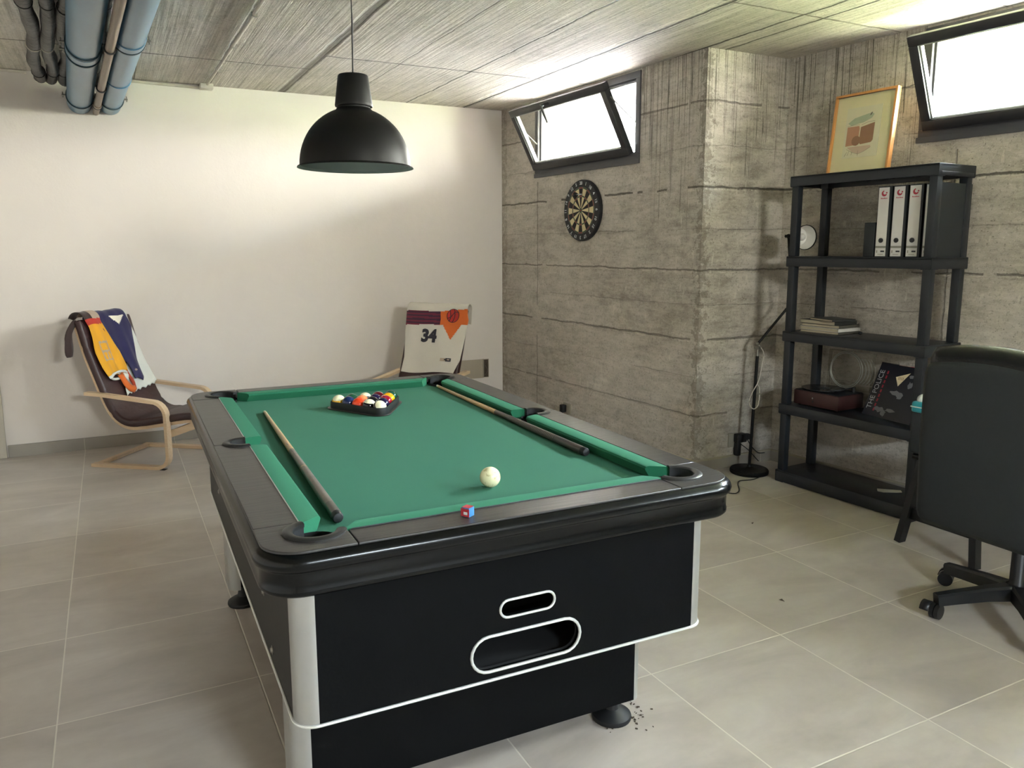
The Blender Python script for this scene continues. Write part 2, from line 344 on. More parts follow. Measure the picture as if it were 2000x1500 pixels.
# ------------------------------------------------------------------ mesh building
def sharpen(me, ang):
    bm = bmesh.new(); bm.from_mesh(me)
    for f in bm.faces: f.smooth = True
    for ed in bm.edges:
        if len(ed.link_faces) == 2:
            if ed.calc_face_angle(0) > ang: ed.smooth = False
    bm.to_mesh(me); bm.free()
class MB:
    def __init__(s): s.v = []; s.f = []; s.mi = []
    def add(s, vs_, fs_, M_=None, mi=0):
        n0 = len(s.v)
        s.v += [(M_ @ Vector(v)) if M_ is not None else Vector(v) for v in vs_]
        s.f += [tuple(i+n0 for i in f) for f in fs_]; s.mi += [mi]*len(fs_)
        return s
    def box(s, x0, x1, y0, y1, z0, z1, M_=None, mi=0, bev=0):
        if bev > 0:
            bev = min(bev, (x1-x0)*.49, (y1-y0)*.49, (z1-z0)*.49)
            bm = bmesh.new(); bmesh.ops.create_cube(bm, size=1)
            for v in bm.verts: v.co = Vector(((x0+x1)/2+v.co.x*(x1-x0), (y0+y1)/2+v.co.y*(y1-y0), (z0+z1)/2+v.co.z*(z1-z0)))
            bmesh.ops.bevel(bm, geom=bm.edges[:], offset=bev, segments=2, affect='EDGES', profile=.5)
            bm.verts.index_update(); vv = [v.co.copy() for v in bm.verts]; ff = [tuple(v.index for v in f.verts) for f in bm.faces]; bm.free()
            return s.add(vv, ff, M_, mi)
        vv = [(x, y, z) for z in (z0, z1) for y in (y0, y1) for x in (x0, x1)]
        return s.add(vv, [(0, 2, 3, 1), (4, 5, 7, 6), (0, 1, 5, 4), (2, 6, 7, 3), (0, 4, 6, 2), (1, 3, 7, 5)], M_, mi)
    def lathe(s, prof, n=32, M_=None, mi=0, cap=True, a0=0, a1=2*PI):
        full = abs(a1-a0-2*PI) < 1e-6; m_ = n if full else n+1
        vv = []; ff = []
        for k in range(m_):
            a = a0+(a1-a0)*k/n
            for r, z in prof: vv.append((r*math.cos(a), r*math.sin(a), z))
        L = len(prof)
        for k in range(n):
            k2 = (k+1) % m_
            for j in range(L-1): ff.append((k*L+j, k2*L+j, k2*L+j+1, k*L+j+1))
        if cap and full:
            if prof[0][0] > 1e-5: ff.append(tuple(k*L for k in range(n))[::-1])
            if prof[-1][0] > 1e-5: ff.append(tuple(k*L+L-1 for k in range(n)))
        return s.add(vv, ff, M_, mi)
    def cyl(s, p0, p1, r, n=16, r2=None, mi=0):
        p0, p1 = Vector(p0), Vector(p1); d = p1-p0; q = d.to_track_quat('Z', 'Y').to_matrix().to_4x4(); q.translation = p0
        return s.lathe([(r, 0), (r if r2 is None else r2, d.length)], n, q, mi)
    def sweep(s, pts, sec, closed=False, up=(0, 0, 1), mi=0, cap=True, scales=None):
        # sec: list of (a,b) in the plane of (side, up')
        P = [Vector(p) for p in pts]; n = len(P); L = len(sec); vv = []; ff = []
        upv = Vector(up)
        for i in range(n):
            if closed: t = P[(i+1) % n]-P[i-1]
            else: t = P[min(i+1, n-1)]-P[max(i-1, 0)]
            t.normalize(); side = t.cross(upv)
            if side.length < 1e-4: side = t.cross(Vector((1, 0, 0)))
            side.normalize(); u2 = side.cross(t)
            k = scales[i] if scales else 1
            for a, b_ in sec: vv.append(P[i]+side*a*k+u2*b_*k)
        for i in range(n if closed else n-1):
            j = (i+1) % n
            for q in range(L): ff.append((i*L+q, i*L+(q+1) % L, j*L+(q+1) % L, j*L+q))
        if cap and not closed: ff.append(tuple(range(L))[::-1]); ff.append(tuple((n-1)*L+q for q in range(L)))
        return s.add(vv, ff, None, mi)
    def tube(s, pts, r, n=10, closed=False, mi=0, scales=None, up=(0, 0, 1)):
        return s.sweep(pts, [(r*math.cos(2*PI*k/n), r*math.sin(2*PI*k/n)) for k in range(n)], closed, up, mi, True, scales)
    def prism(s, poly, z0, z1, M_=None, mi=0):
        n = len(poly)
        return s.add([(x, y, z0) for x, y in poly]+[(x, y, z1) for x, y in poly], [tuple(range(n))[::-1], tuple(range(n, 2*n))]+[(k, (k+1) % n, n+(k+1) % n, n+k) for k in range(n)], M_, mi)
    def sphere(s, c, r, n=24, mi=0, sc_=(1, 1, 1)):
        prof = [(r*math.sin(PI*k/(n//2)), -r*math.cos(PI*k/(n//2))) for k in range(n//2+1)]
        prof[0] = (0, -r); prof[-1] = (0, r)
        mt = Matrix.Translation(c) @ Matrix.Diagonal((*sc_, 1))
        return s.lathe(prof, n, mt, mi)
    def build(s, name, mats, parent=None, ang=35, smooth=True, mtx=None):
        me = bpy.data.meshes.new(name); me.from_pydata([tuple(v) for v in s.v], [], s.f)
        if not isinstance(mats, (list, tuple)): mats = [mats]
        for q in mats: me.materials.append(M[q])
        if len(mats) > 1: me.polygons.foreach_set('material_index', s.mi)
        me.validate()
        bm = bmesh.new(); bm.from_mesh(me); bmesh.ops.remove_doubles(bm, verts=bm.verts, dist=1e-6); bmesh.ops.recalc_face_normals(bm, faces=bm.faces); bm.to_mesh(me); bm.free()
        if smooth: sharpen(me, math.radians(ang))
        o = bpy.data.objects.new(name, me); COL.objects.link(o)
        if parent is not None: o.parent = parent
        if mtx is not None: o.matrix_local = mtx
        return o
def tag(o, label=None, cat=None, group=None, kind=None):
    for k, v in (('label', label), ('category', cat), ('group', group), ('kind', kind)):
        if v: o[k] = v
    return o
def empty(name, loc=(0, 0, 0), rz=0, label=None, cat=None, group=None, kind=None, mtx=None):
    o = bpy.data.objects.new(name, None); COL.objects.link(o); o.empty_display_size = .1
    if mtx is not None: o.matrix_world = mtx
    else: o.location = loc; o.rotation_euler = (0, 0, rz)
    return tag(o, label, cat, group, kind)
def copy_tree(o, parent=None):
    c = o.copy(); COL.objects.link(c)
    if parent is not None: c.parent = parent
    for ch in [q for q in bpy.data.objects if q.parent == o]: copy_tree(ch, c)
    return c
def from_curve(cu, name, mat, parent, mtx):
    tmp = bpy.data.objects.new('tmp', cu); COL.objects.link(tmp)
    dg = bpy.context.evaluated_depsgraph_get(); dg.update()
    me = bpy.data.meshes.new_from_object(tmp.evaluated_get(dg)); bpy.data.objects.remove(tmp); bpy.data.curves.remove(cu)
    me.name = name; me.materials.clear(); me.materials.append(M[mat])
    sharpen(me, math.radians(35))
    o = bpy.data.objects.new(name, me); COL.objects.link(o)
    if parent is not None: o.parent = parent
    if mtx is not None: o.matrix_local = mtx
    return o
def plate(name, mat, outer, holes, t, parent=None, mtx=None, bevel=0):
    # outline in local XY, thickness t centred on z=0
    cu = bpy.data.curves.new('c', 'CURVE'); cu.dimensions = '2D'; cu.fill_mode = 'BOTH'; cu.extrude = max(t/2-bevel, 1e-5); cu.bevel_depth = bevel; cu.bevel_resolution = 2
    if bevel: cu.offset = -bevel
    for pl in [outer]+list(holes):
        sp = cu.splines.new('POLY'); sp.points.add(len(pl)-1); sp.use_cyclic_u = True
        for i, (x, y) in enumerate(pl): sp.points[i].co = (x, y, 0, 1)
    return from_curve(cu, name, mat, parent, mtx)
def text(name, s, size, mat, parent, mtx, ext=.0006, align='CENTER', offset=0, shear=0):
    cu = bpy.data.curves.new('t', 'FONT'); cu.body = s; cu.size = size; cu.extrude = ext; cu.align_x = align; cu.align_y = 'CENTER'; cu.offset = offset; cu.shear = shear; cu.resolution_u = 3
    return from_curve(cu, name, mat, parent, mtx)
def arc(cx, cy, r, a0, a1, n=12):
    return [(cx+r*math.cos(math.radians(a0+(a1-a0)*k/n)), cy+r*math.sin(math.radians(a0+(a1-a0)*k/n))) for k in range(n+1)]
def rrect(x0, x1, y0, y1, r, n=6):
    return arc(x1-r, y0+r, r, -90, 0, n)+arc(x1-r, y1-r, r, 0, 90, n)+arc(x0+r, y1-r, r, 90, 180, n)+arc(x0+r, y0+r, r, 180, 270, n)
def basis(o, ex, ey, ez=None):
    ex = Vector(ex).normalized(); ey = Vector(ey).normalized(); ez = ex.cross(ey)
    mm = Matrix((ex, ey, ez)).transposed().to_4x4(); mm.translation = Vector(o); return mm
XZ = lambda ox, oy, oz: basis((ox, oy, oz), (1, 0, 0), (0, 0, 1))       # plate lies in XZ, normal -Y
T = Matrix.Translation
def RZ(a): return Matrix.Rotation(a, 4, 'Z')

# ================================================================== SETTING
struct = lambda o, label=None: tag(o, label, None, None, 'structure')
struct(MB().box(-4.6, 2.6, -5.2, 4.6, -.12, 0).build('floor', 'tile', smooth=False))
struct(MB().box(-4.9, 2.45, -5.5, 4.65, H, H+.25).build('ceiling', 'ceiling', smooth=False))
struct(MB().box(-4.8, 1.28, 4.33, 4.6, 0, H).build('wall_back', 'plaster', smooth=False))
struct(MB().box(-4.8, -4.5, -5.3, 4.33, 0, H).build('wall_left', 'plaster', smooth=False))
TH = .28
W3 = frame(2.5, -5.0, -4.5, -5.0)
def wall_with_holes(name, M_, L0, L, holes, mat='concrete'):
    mb = MB(); xs = [L0]
    for x0, x1, z0, z1 in holes:
        mb.box(xs[-1], x0, 0, TH, 0, H, M_); mb.box(x0, x1, 0, TH, 0, z0, M_); mb.box(x0, x1, 0, TH, z1, H, M_); xs.append(x1)
    mb.box(xs[-1], L, 0, TH, 0, H, M_)
    return struct(mb.build(name, mat, smooth=False))
L1 = math.hypot(.13, 2.5)
wall_with_holes('wall_front', W3, 0, 7.0, [WIN[4][1:]], 'plaster')
wall_with_holes('wall_right', W1, -.0, L1, [WIN[0][1:]])
wall_with_holes('wall_right', W2, .0, 7.1, [w[1:] for w in WIN[1:4]])
mb = MB(); mb.box(1.1305, 2.08, 1.83, 2.08, 0, H); struct(mb.build('wall_right', 'concrete', smooth=False))
struct(MB().box(-2.87, .998, 4.316, 4.33, 0, .085).build('baseboard_back', 'skirting', smooth=False))
mb = MB(); mb.box(0.0, L1, -.012, 0, 0, .07, W1); struct(mb.build('baseboard_right', 'skirting', smooth=False))
mb = MB(); mb.box(0.0, L1, -.016, 0, .07, .082, W1); mb.box(1.115, 1.80, 1.814, 1.83, .07, .08); mb.box(0.012, 7, -.016, 0, .07, .08, W2); struct(mb.build('trim_2', 'grout', smooth=False))
struct(MB().box(1.115, 1.80, 1.818, 1.83, 0, .07).build('baseboard_right', 'skirting', smooth=False))
mb = MB(); mb.box(0.012, 7, -.012, 0, 0, .07, W2); struct(mb.build('baseboard_right', 'skirting', smooth=False))
# door at the far left of the plaster wall, only its casing shows at the edge of the view
dr = struct(empty('door_1', (-3.37, 4.33, 0)))
mb = MB(); mb.box(-.49, -.40, -.025, 0, 0, 2.12, bev=.003); mb.box(.40, .49, -.025, 0, 0, 2.12, bev=.003); mb.box(-.40, .40, -.025, 0, 2.03, 2.12, bev=.003)
mb.build('casing', 'doorwhite', dr)
MB().box(-.40, .40, -.012, 0, .01, 2.03, bev=.002).build('door_leaf', 'doorwhite', dr)
mb = MB(); mb.cyl((-.33, -.012, 1.0), (-.33, -.06, 1.0), .01); mb.cyl((-.33, -.055, 1.0), (-.22, -.055, 1.0), .009); mb.build('door_handle', 'chrome', dr)
# lawn outside, above the basement
lawn = [(1.22, 4.5), (1.40, 2.2), (2.2, 1.9), (2.6, -5.3), (26, -8), (26, 20), (1.22, 20)]
struct(MB().prism(lawn, 1.75, 1.90).build('ground', 'grass', smooth=False))

# windows ---------------------------------------------------------------
def ring_frame(mb, x0, x1, z0, z1, w, y0, y1, M_=None, mi=0, bev=.003):
    mb.box(x0, x1, y0, y1, z0, z0+w, M_, mi, bev); mb.box(x0, x1, y0, y1, z1-w, z1, M_, mi, bev)
    mb.box(x0, x0+w, y0, y1, z0+w, z1-w, M_, mi, bev); mb.box(x1-w, x1, y0, y1, z0+w, z1-w, M_, mi, bev)
def window(n, WM, x0, x1, z0, z1, tilt, sz0=.045):
    root = struct(empty('window_%d' % n, mtx=WM @ T((x0, 0, z0))))
    w, h = x1-x0, z1-z0
    mb = MB(); ring_frame(mb, -.005, w+.005, -.005, h+.004, .045, -.012, .05)
    ring_frame(mb, .03, w-.03, .03, h-.03, .022, .012, .05)
    mb.box(-.012, w+.012, -.016, -.006, -.03, .0); mb.build('window_frame', 'frame_grey', root)
    # bottom hinged sash, leaning into the room
    sm = T((.045, -.012, sz0)) @ Matrix.Rotation(tilt, 4, 'X')
    sw, sh = w-.09, h-.065
    s_ = MB(); ring_frame(s_, 0, sw, 0, sh, .052, -.05, 0, bev=.004); sash = s_.build('sash', 'frame_dark', root, mtx=sm)
    g = MB(); ring_frame(g, .046, sw-.046, .046, sh-.046, .014, -.036, -.008, bev=.001); g.build('glazing_bead', 'gasket', sash)
    MB().box(.055, sw-.055, -.024, -.020, .055, sh-.055).build('pane', 'glass', sash, smooth=False)
    hd = MB(); hx = sw*(.42 if n == 1 else .56)
    hd.box(hx-.055, hx+.055, -.060, -.048, sh-.034, sh-.012, bev=.003); hd.cyl((hx, -.05, sh-.024), (hx, -.082, sh-.024), .008)
    hd.box(hx-.009, hx+.009, -.092, -.078, sh-.15, sh-.014, bev=.004); hd.build('window_handle', 'frame_dark', sash)
    arm = MB()
    for xx in (.028, w-.028):
        p1 = sm @ Vector(((-.006 if xx < .1 else sw+.006), -.025, sh*.80)); p0 = Vector((xx, .0, h*.40))
        arm.cyl(p0, p1, .004, 8)
    arm.build('stay_arm', 'zinc', root)
    return root
window(1, *WIN[0], math.radians(28))
window(2, *WIN[1], math.radians(25))
window(3, *WIN[2], math.radians(0))  # added window, out of view along the right wall, brightens the room
window(4, *WIN[3], math.radians(0))  # another unseen window added on the right wall for extra daylight
window(5, *WIN[4], math.radians(0))  # made-up window behind the camera, sized to give fill light

# ================================================================== POOL TABLE
TBL = T((-1.24, .69, 0)) @ RZ(-.0165)
tb = empty('pool_table', mtx=TBL, label='black pool table with green cloth and silver corner trims in the middle of the room', cat='pool table')
ZR, ZB = .797, .762
RX, RY, JX, JY, NX, NY = .66, 1.07, .54, .965, .484, .912
# bed with pocket openings
pk = [(sx*.520, sy*.942, .058) for sx in (-1, 1) for sy in (-1, 1)]+[(-.555, 0, .050), (.555, 0, .050)]
bed_out = []
plate('playing_bed', 'felt', [(-.575, -1.0), (.575, -1.0), (.575, 1.0), (-.575, 1.0)], [arc(x, y, r, 0, 345, 23) for x, y, r in pk], .03, tb, T((0, 0, ZB-.015)))
# cushions
def cushion(p0, p1, nrm, cut0, cut1):
    p0, p1, nrm = Vector((*p0, 0)), Vector((*p1, 0)), Vector((*nrm, 0)); d = (p1-p0).normalized()
    sec = [(0, .7985), (.012, .800), (.046, .799), (.053, .796), (.056, .790), (.054, .784), (.044, .7625), (0, .7625)]
    mb = MB(); vv = []
    for P, sgn, cut in ((p0, 1, cut0), (p1, -1, cut1)):
        for a, z in sec: vv.append(P+nrm*a+d*sgn*cut*(a/.056)+Vector((0, 0, z)))
    L = len(sec); ff = [(k, (k+1) % L, L+(k+1) % L, L+k) for k in range(L)]+[tuple(range(L)), tuple(range(L, 2*L))]
    mb.add(vv, ff); return mb.build('cushion', 'felt_rail', tb, ang=28)
for sx in (-1, 1):
    cushion((sx*JX, -.885), (sx*JX, -.055), (-sx, 0), .045, .012)
    cushion((sx*JX, .055), (sx*JX, .885), (-sx, 0), .012, .045)
for sy in (-1, 1):
    cushion((-.455, sy*JY), (.455, sy*JY), (0, -sy), .045, .045)
# vinyl covered rail tops and corner caps
TO = .012
g = .0016
for sx in (-1, 1):
    for sy in (-1, 1):
        pl = [(JX, .868-g), (RX-TO, .868-g), (RX-TO, g)]+arc(.555, 0, .052, 0, 106, 10)
        pl = [(sx*x, sy*max(y, g)) for x, y in pl]
        plate('rail_top', 'vinyl', pl, [], .022, tb, T((0, 0, ZR-.011)), .002)
        cap = [(RX-TO, .868+g)]+arc(RX-.10, RY-.10, .10-TO, 0, 90, 10)+[(.448+g, RY-TO), (.448+g, JY)]+arc(.520, .942, .062, 162, -72, 18)+[(JX, .868+g)]
        plate('corner_cap', 'vinyl', [(sx*x, sy*y) for x, y in cap], [], .022, tb, T((0, 0, ZR-.0105)), .002)
for sy in (-1, 1):
    pl = [(-.448+g, JY), (.448-g, JY), (.448-g, RY-TO), (-.448+g, RY-TO)]
    plate('rail_top', 'vinyl', [(x, sy*y) for x, y in pl], [], .022, tb, T((0, 0, ZR-.011)), .002)
# thin silver piping between cushion and rail
for sx in (-1, 1):
    for a, b in ((-.87, -.06), (.06, .87)):
        MB().tube([(sx*(JX+.002), a, ZR+.001), (sx*(JX+.002), b, ZR+.001)], .0018, 6).build('piping', 'silver' if sx < 0 else 'rubber', tb)
for sy in (-1, 1): MB().tube([(-.44, sy*(JY+.002), ZR+.0008), (.44, sy*(JY+.002), ZR+.0008)], .0018, 6).build('piping', 'rubber', tb)
# moulding swept around the rim
path = rrect(-RX, RX, -RY, RY, .10, 12)
prof = [(-.03, .7925), (-.014, .7930), (-.004, .789), (.004, .781), (.0075, .771), (.005, .760), (-.003, .753), (-.006, .747), (-.0065, .712), (-.0045, .708), (-.0045, .700), (-.010, .694), (-.06, .694), (-.06, .76), (-.03, .775)]
mb = MB(); n = len(path); vv = []
for i, (x, y) in enumerate(path):
    t = Vector((path[(i+1) % n][0]-path[i-1][0], path[(i+1) % n][1]-path[i-1][1], 0)).normalized(); nn = Vector((t.y, -t.x, 0))
    for d, z in prof: vv.append(Vector((x, y, 0))+nn*d+Vector((0, 0, z)))
L = len(prof)
mb.add(vv, [(i*L+q, ((i+1) % n)*L+q, ((i+1) % n)*L+(q+1) % L, i*L+(q+1) % L) for i in range(n) for q in range(L)])
mb.build('edge_moulding', 'molding', tb, ang=50)
# pockets: cup and horseshoe rim
for i, (x, y, r) in enumerate(pk):
    cup = MB(); cup.lathe([(r+.002, ZB+.012), (r+.001, ZB-.01), (r*.9, ZB-.09), (r*.5, ZB-.11), (.0, ZB-.112)], 24, T((x, y, 0)), cap=False); cp = cup.build('pocket', 'dark', tb)
    a = math.degrees(math.atan2(y, x)) if abs(y) > .1 else (0 if x > 0 else 180)
    if abs(y) > .1: a = math.degrees(math.atan2(math.copysign(1, y), math.copysign(1, x)))
    span = 118 if abs(y) > .1 else 105
    pts = [(px, py, ZR+.0015) for px, py in arc(x, y, r+.004, a-span, a+span, 26)]
    rim = MB(); sec = [(-.012, -.006), (-.012, .002), (-.006, .0055), (.006, .0055), (.012, .002), (.012, -.006)]
    rim.sweep(pts, sec); rim.build('pocket_rim', 'lining', tb)
    wl = MB(); inn = arc(x, y, r-.006, a-span, a+span, 26)
    wl.add([(px, py, ZR) for px, py in inn]+[(px, py, ZB-.06) for px, py in inn], [(k, k+1, len(inn)+k+1, len(inn)+k) for k in range(len(inn)-1)]); wl.build('pocket_liner', 'rubber', tb)
# cabinet
BX, BY, Z0, Z1 = .590, 1.005, .350, .700
def stadium(cx, cz, w, h, n=10): r = h/2; return arc(cx+w/2-r, cz, r, -90, 90, n)+arc(cx-w/2+r, cz, r, 90, 270, n)
h1, h2 = stadium(.004, .533, .158, .047), stadium(.003, .4205, .318, .096)
for sy in (-1, 1):
    hs = [h1, h2] if sy < 0 else []
    plate('end_panel', 'black_lam', [(-BX+.05, Z0), (BX-.05, Z0), (BX-.05, Z1), (-BX+.05, Z1)], hs, .018, tb, XZ(0, sy*(BY-.009), 0))
for sx in (-1, 1):
    slot = [rrect(-.60, .24, .545, .640, .012)] if sx < 0 else []
    slot = [[(x+.0, z) for x, z in s_] for s_ in slot]
    plate('side_panel', 'black_side', [(-BY+.05, Z0), (BY-.05, Z0), (BY-.05, Z1), (-BY+.05, Z1)], slot, .018, tb, basis((sx*(BX-.009), 0, 0), (0, 1, 0), (0, 0, 1)))
MB().box(-BX+.02, BX-.02, -BY+.02, BY-.02, Z0+.002, Z0+.016).build('cabinet_floor', 'dark', tb)
MB().box(-BX+.10, BX-.02, -BY+.30, BY-.02, Z0+.02, ZB-.13).build('cabinet_core', 'dark', tb)
MB().box(-BX+.02, -BX+.035, -.62, .26, .546, .560).build('return_gutter', 'doorwhite', tb)
MB().box(-BX+.03, -BX+.04, -.62, .26, .56, .66).build('gutter_back', 'cue_grey', tb)
for hh, nm in ((h1, .0035), (h2, .0042)):
    MB().tube([(x, -BY-.001, z) for x, z in hh], nm, 8, True, up=(0, 1, 0)).build('opening_ring', 'white_bead', tb)
bt = MB(); bt.tube([(x, -BY+.018, z) for x, z in h2], .004, 6, True, up=(0, 1, 0)); bt.build('tray_edge', 'dark', tb)
for sx in (-1, 1):
    for sy in (-1, 1):
        c = Vector((sx*(BX-.05), sy*(BY-.05)))
        a0 = {(-1, -1): 180, (1, -1): 270, (1, 1): 0, (-1, 1): 90}[(sx, sy)]
        outer = arc(c.x, c.y, .051, a0, a0+90, 12); inner = arc(c.x, c.y, .044, a0+90, a0, 12)
        MB().prism(outer+inner, Z0-.004, Z1-.004).build('corner_trim', 'silver', tb, ang=50)
path = rrect(-BX-.002, BX+.002, -BY-.002, BY+.002, .053, 8)
MB().tube([(x, y, Z0-.001) for x, y in path], .0042, 8, True).build('bottom_bead', 'white_bead', tb)
for yy, zz in ((-.57, .51), (-.68, .39), (.47, .57), (.56, .47)):
    q = MB(); q.lathe([(.0, .006), (.006, .006), (.008, .003), (.0125, .002), (.0125, 0)], 18, basis((-BX-.0002, yy, zz), (0, 1, 0), (0, 0, 1)) @ Matrix.Rotation(PI, 4, 'X')); q.build('bolt', 'zinc', tb)
# pedestal: leg pairs joined by a board, offset as in the photograph
LX0, LX1 = -.588, .452
for y0, y1, s_ in ((-.905, -.745, -1), (.43, .59, 1)):
    MB().box(LX0+.045, LX1-.035, (y0 if s_ < 0 else y1-.02), (y0+.02 if s_ < 0 else y1), .095, Z0+.002).build('pedestal_board', 'black_lam', tb)
    for xs, sx in ((LX0, -1), (LX1, 1)):
        lg = MB(); x0, x1 = (xs, xs+.12) if sx < 0 else (xs-.12, xs)
        lg.box(x0+(.018 if sx < 0 else .002), x1-(.002 if sx < 0 else .018), y0+.018, y1-.018, .095, Z0+.002)
        lgo = lg.build('leg', 'black_lam', tb)
        r = .045
        cx = x0+r if sx < 0 else x1-r
        for ys, a in ((y0+r, (180, 270) if sx < 0 else (270, 360)), (y1-r, (90, 180) if sx < 0 else (0, 90))):
            pr_ = arc(cx, ys, r, a[0], a[1], 10)+arc(cx, ys, r-.006, a[1], a[0], 10)
            MB().prism(pr_, .090, Z0+.001).build('leg_trim', 'silver', lgo, ang=50)
        xa, xb = (x0, x0+.006) if sx < 0 else (x1-.006, x1)
        MB().box(xa, xb, y0+r, y1-r, .090, Z0+.001).build('leg_side', 'silver', lgo)
        ft = MB(); ft.lathe([(.0, 0), (.060, 0), (.062, .006), (.060, .014), (.045, .024), (.022, .034), (.019, .05), (.019, .097)], 28, T(((x0+x1)/2-.0*sx, (y0+y1)/2, 0)))
        ft.build('levelling_foot', 'rubber', lgo)

# ---- things on the table --------------------------------------------------
def cue(p_tip, p_butt, lab, styl):
    a, b = Vector(p_tip), Vector(p_butt); d = b-a; L = d.length
    r0, r1 = .0065, .0148
    a.z = ZB+r0+.0005; b.z = ZB+r1+.0005; d = b-a; L = d.length
    q = d.to_track_quat('Z', 'Y').to_matrix().to_4x4(); q.translation = a
    root = empty('pool_cue', mtx=q, label=lab, cat='pool cue', group='pool cues on the table')
    R = lambda t: r0+(r1-r0)*(t/L)
    def seg(name, t0, t1, mat, pr=1.0):
        k = 6; MB().lathe([(R(t0+(t1-t0)*i/k)*pr, t0+(t1-t0)*i/k) for i in range(k+1)], 20).__class__
        mb = MB(); mb.lathe([(R(t0+(t1-t0)*i/k)*pr, t0+(t1-t0)*i/k) for i in range(k+1)], 20); return mb.build(name, mat, root)
    mb = MB(); mb.lathe([(.0, 0), (.004, .001), (.006, .006), (.0062, .012)], 16); mb.build('tip', 'chalkblue', root)
    seg('ferrule', .012, .035, 'cream')
    seg('shaft', .035, L*.50, 'wood_cue')
    if styl == 0:
        seg('forearm', L*.50, L*.66, 'cue_grey'); seg('joint_ring', L*.66, L*.663, 'wood_cue', 1.02); seg('grip', L*.663, L*.93, 'cue_grey'); seg('sleeve', L*.93, L-.02, 'cue_dark')
    else:
        seg('forearm', L*.50, L*.60, 'cue_dark'); seg('grip', L*.60, L*.86, 'cue_wrap', 1.01); seg('sleeve', L*.86, L-.02, 'cue_dark')
    # pointed splice
    sp = MB()
    for k in range(4):
        a_ = k*PI/2+.5; n_ = 6
        vv = []
        for i in range(n_+1):
            t = L*.50-.10*i/n_; wd = .55*(1-i/n_)
            for s2 in (-1, 1): vv.append((R(t)*1.01*math.cos(a_+wd*s2), R(t)*1.01*math.sin(a_+wd*s2), t))
        sp.add(vv, [(2*i, 2*i+1, 2*i+3, 2*i+2) for i in range(n_)])
    sp.build('splice', 'cue_grey' if styl == 0 else 'cue_dark', root)
    mb = MB(); mb.lathe([(R(L)-.0005, L-.02), (R(L)-.0002, L-.004), (R(L)*.8, L+.003), (.004, L+.0045), (0, L+.0045)], 20); mb.build('bumper', 'rubber', root)
cue((-1.618, 1.325, 0), (-1.690, -.125, 0), 'pool cue with worn grey butt lying along the left cushion', 0)
cue((-.748, 1.565, 0), (-.797, .125, 0), 'pool cue with dark speckled grip lying along the right cushion', 1)

BR = .0292
# triangle rack
G = Vector((-1.197, 1.212))
def tri_round(rad, rc, rot):
    pts = []
    for k in range(3):
        a = rot+k*120; c = (rad-2*rc)*1.0
        pts += arc(c*math.cos(math.radians(a)), c*math.sin(math.radians(a)), rc, a-60, a+60, 8)
    return pts
rk = empty('triangle_rack', (G.x, G.y, ZB), label='black plastic triangle rack holding the balls at the far end of the table', cat='ball rack')
side = 4*2*BR; rc_ = side/math.sqrt(3)
o_out = tri_round(rc_+2*(BR+.006), BR+.006, 30); o_in = tri_round(rc_+2*(BR+.001), BR+.001, 30)
# keep vertices at -90, 30, 150 degrees
plate('rack_frame', 'rubber', o_out, [o_in], .032, rk, T((0, 0, .0175)), .0012)
plate('base_flange', 'lining', tri_round(rc_+2*(BR+.017), BR+.017, 30), [o_in], .004, rk, T((0, 0, .003)))
tp = MB(); mid = tri_round(rc_+2*(BR+.0175), BR+.0175, 30); tp.tube([(x, y, .0045) for x, y in mid], .0014, 6, True); tp.build('flange_edge', 'cue_dark', rk)
V = lambda a: Vector((math.cos(math.radians(a)), math.sin(math.radians(a))))*rc_
A_, B_, C_ = V(150), V(-90), V(30)
sph_cache = {}
def ball(name, x, y, z, r, mat, lab, rot=(0, 0, 0), group='pool balls in the triangle rack'):
    key = (mat, r)
    if key not in sph_cache:
        o = MB().sphere((0, 0, 0), r, 40).build(name, mat, ang=180); sph_cache[key] = o.data
    else:
        o = bpy.data.objects.new(name, sph_cache[key]); COL.objects.link(o)
    o.location = (x, y, z); o.rotation_euler = rot
    return tag(o, lab, 'pool ball', group)
lat = {}
for i in range(5):
    for j in range(5-i):
        k = 4-i-j; p = (A_*i+B_*j+C_*k)/4
        lat[(i, j, k)] = G+p
up = (0.1, 0.15, 0); tl = (1.25, .3, 0)
spec = {
 (4, 0, 0): ('str_yellow', 'cream topped ball in the far left corner of the rack', (0, .35, -2.2)),
 (3, 1, 0): ('ball_blue', 'dark blue ball second from the left corner along the near left side of the rack', (0, 0, 0)),
 (2, 2, 0): ('ball_orange', 'bright orange red ball midway along the near left side of the rack', (0, 0, 0)),
 (1, 3, 0): ('str_black', 'cream topped ball next to the front point of the rack on its left side', (.12, .1, 0)),
 (0, 4, 0): ('str_black', 'cream ball with a black edge at the front point of the rack', (0, .95, -1.45)),
 (0, 3, 1): ('ball_purple', 'dark purple ball just right of the front point of the rack', (0, 0, 0)),
 (0, 2, 2): ('ball_crimson', 'crimson ball midway along the right side of the rack', (0, 0, 0)),
 (0, 1, 3): ('ball_yellow', 'yellow ball second from the right corner of the rack', (0, 0, 0)),
 (0, 0, 4): ('ball_green', 'dark green ball in the far right corner of the rack', (0, 0, 0)),
 (3, 0, 1): ('ball_green', 'dark green ball beside the cream one on the far side of the rack', (0, 0, 0)),
 (2, 0, 2): ('str_blue', 'cream topped ball in the middle of the far side of the rack', (.0, .15, 0)),
 (1, 0, 3): ('ball_maroon', 'maroon ball second from the right on the far side of the rack', (0, 0, 0)),
 (2, 1, 1): ('ball_orange2', 'light orange ball behind the bright orange red one', (0, 0, 0)),
 (1, 2, 1): ('ball_black', 'black ball in the inner row just behind the cream ones', (0, 0, 0)),
 (1, 1, 2): ('ball_purple', 'dark violet ball in the inner row in front of the maroon one', (0, 0, 0)),
}
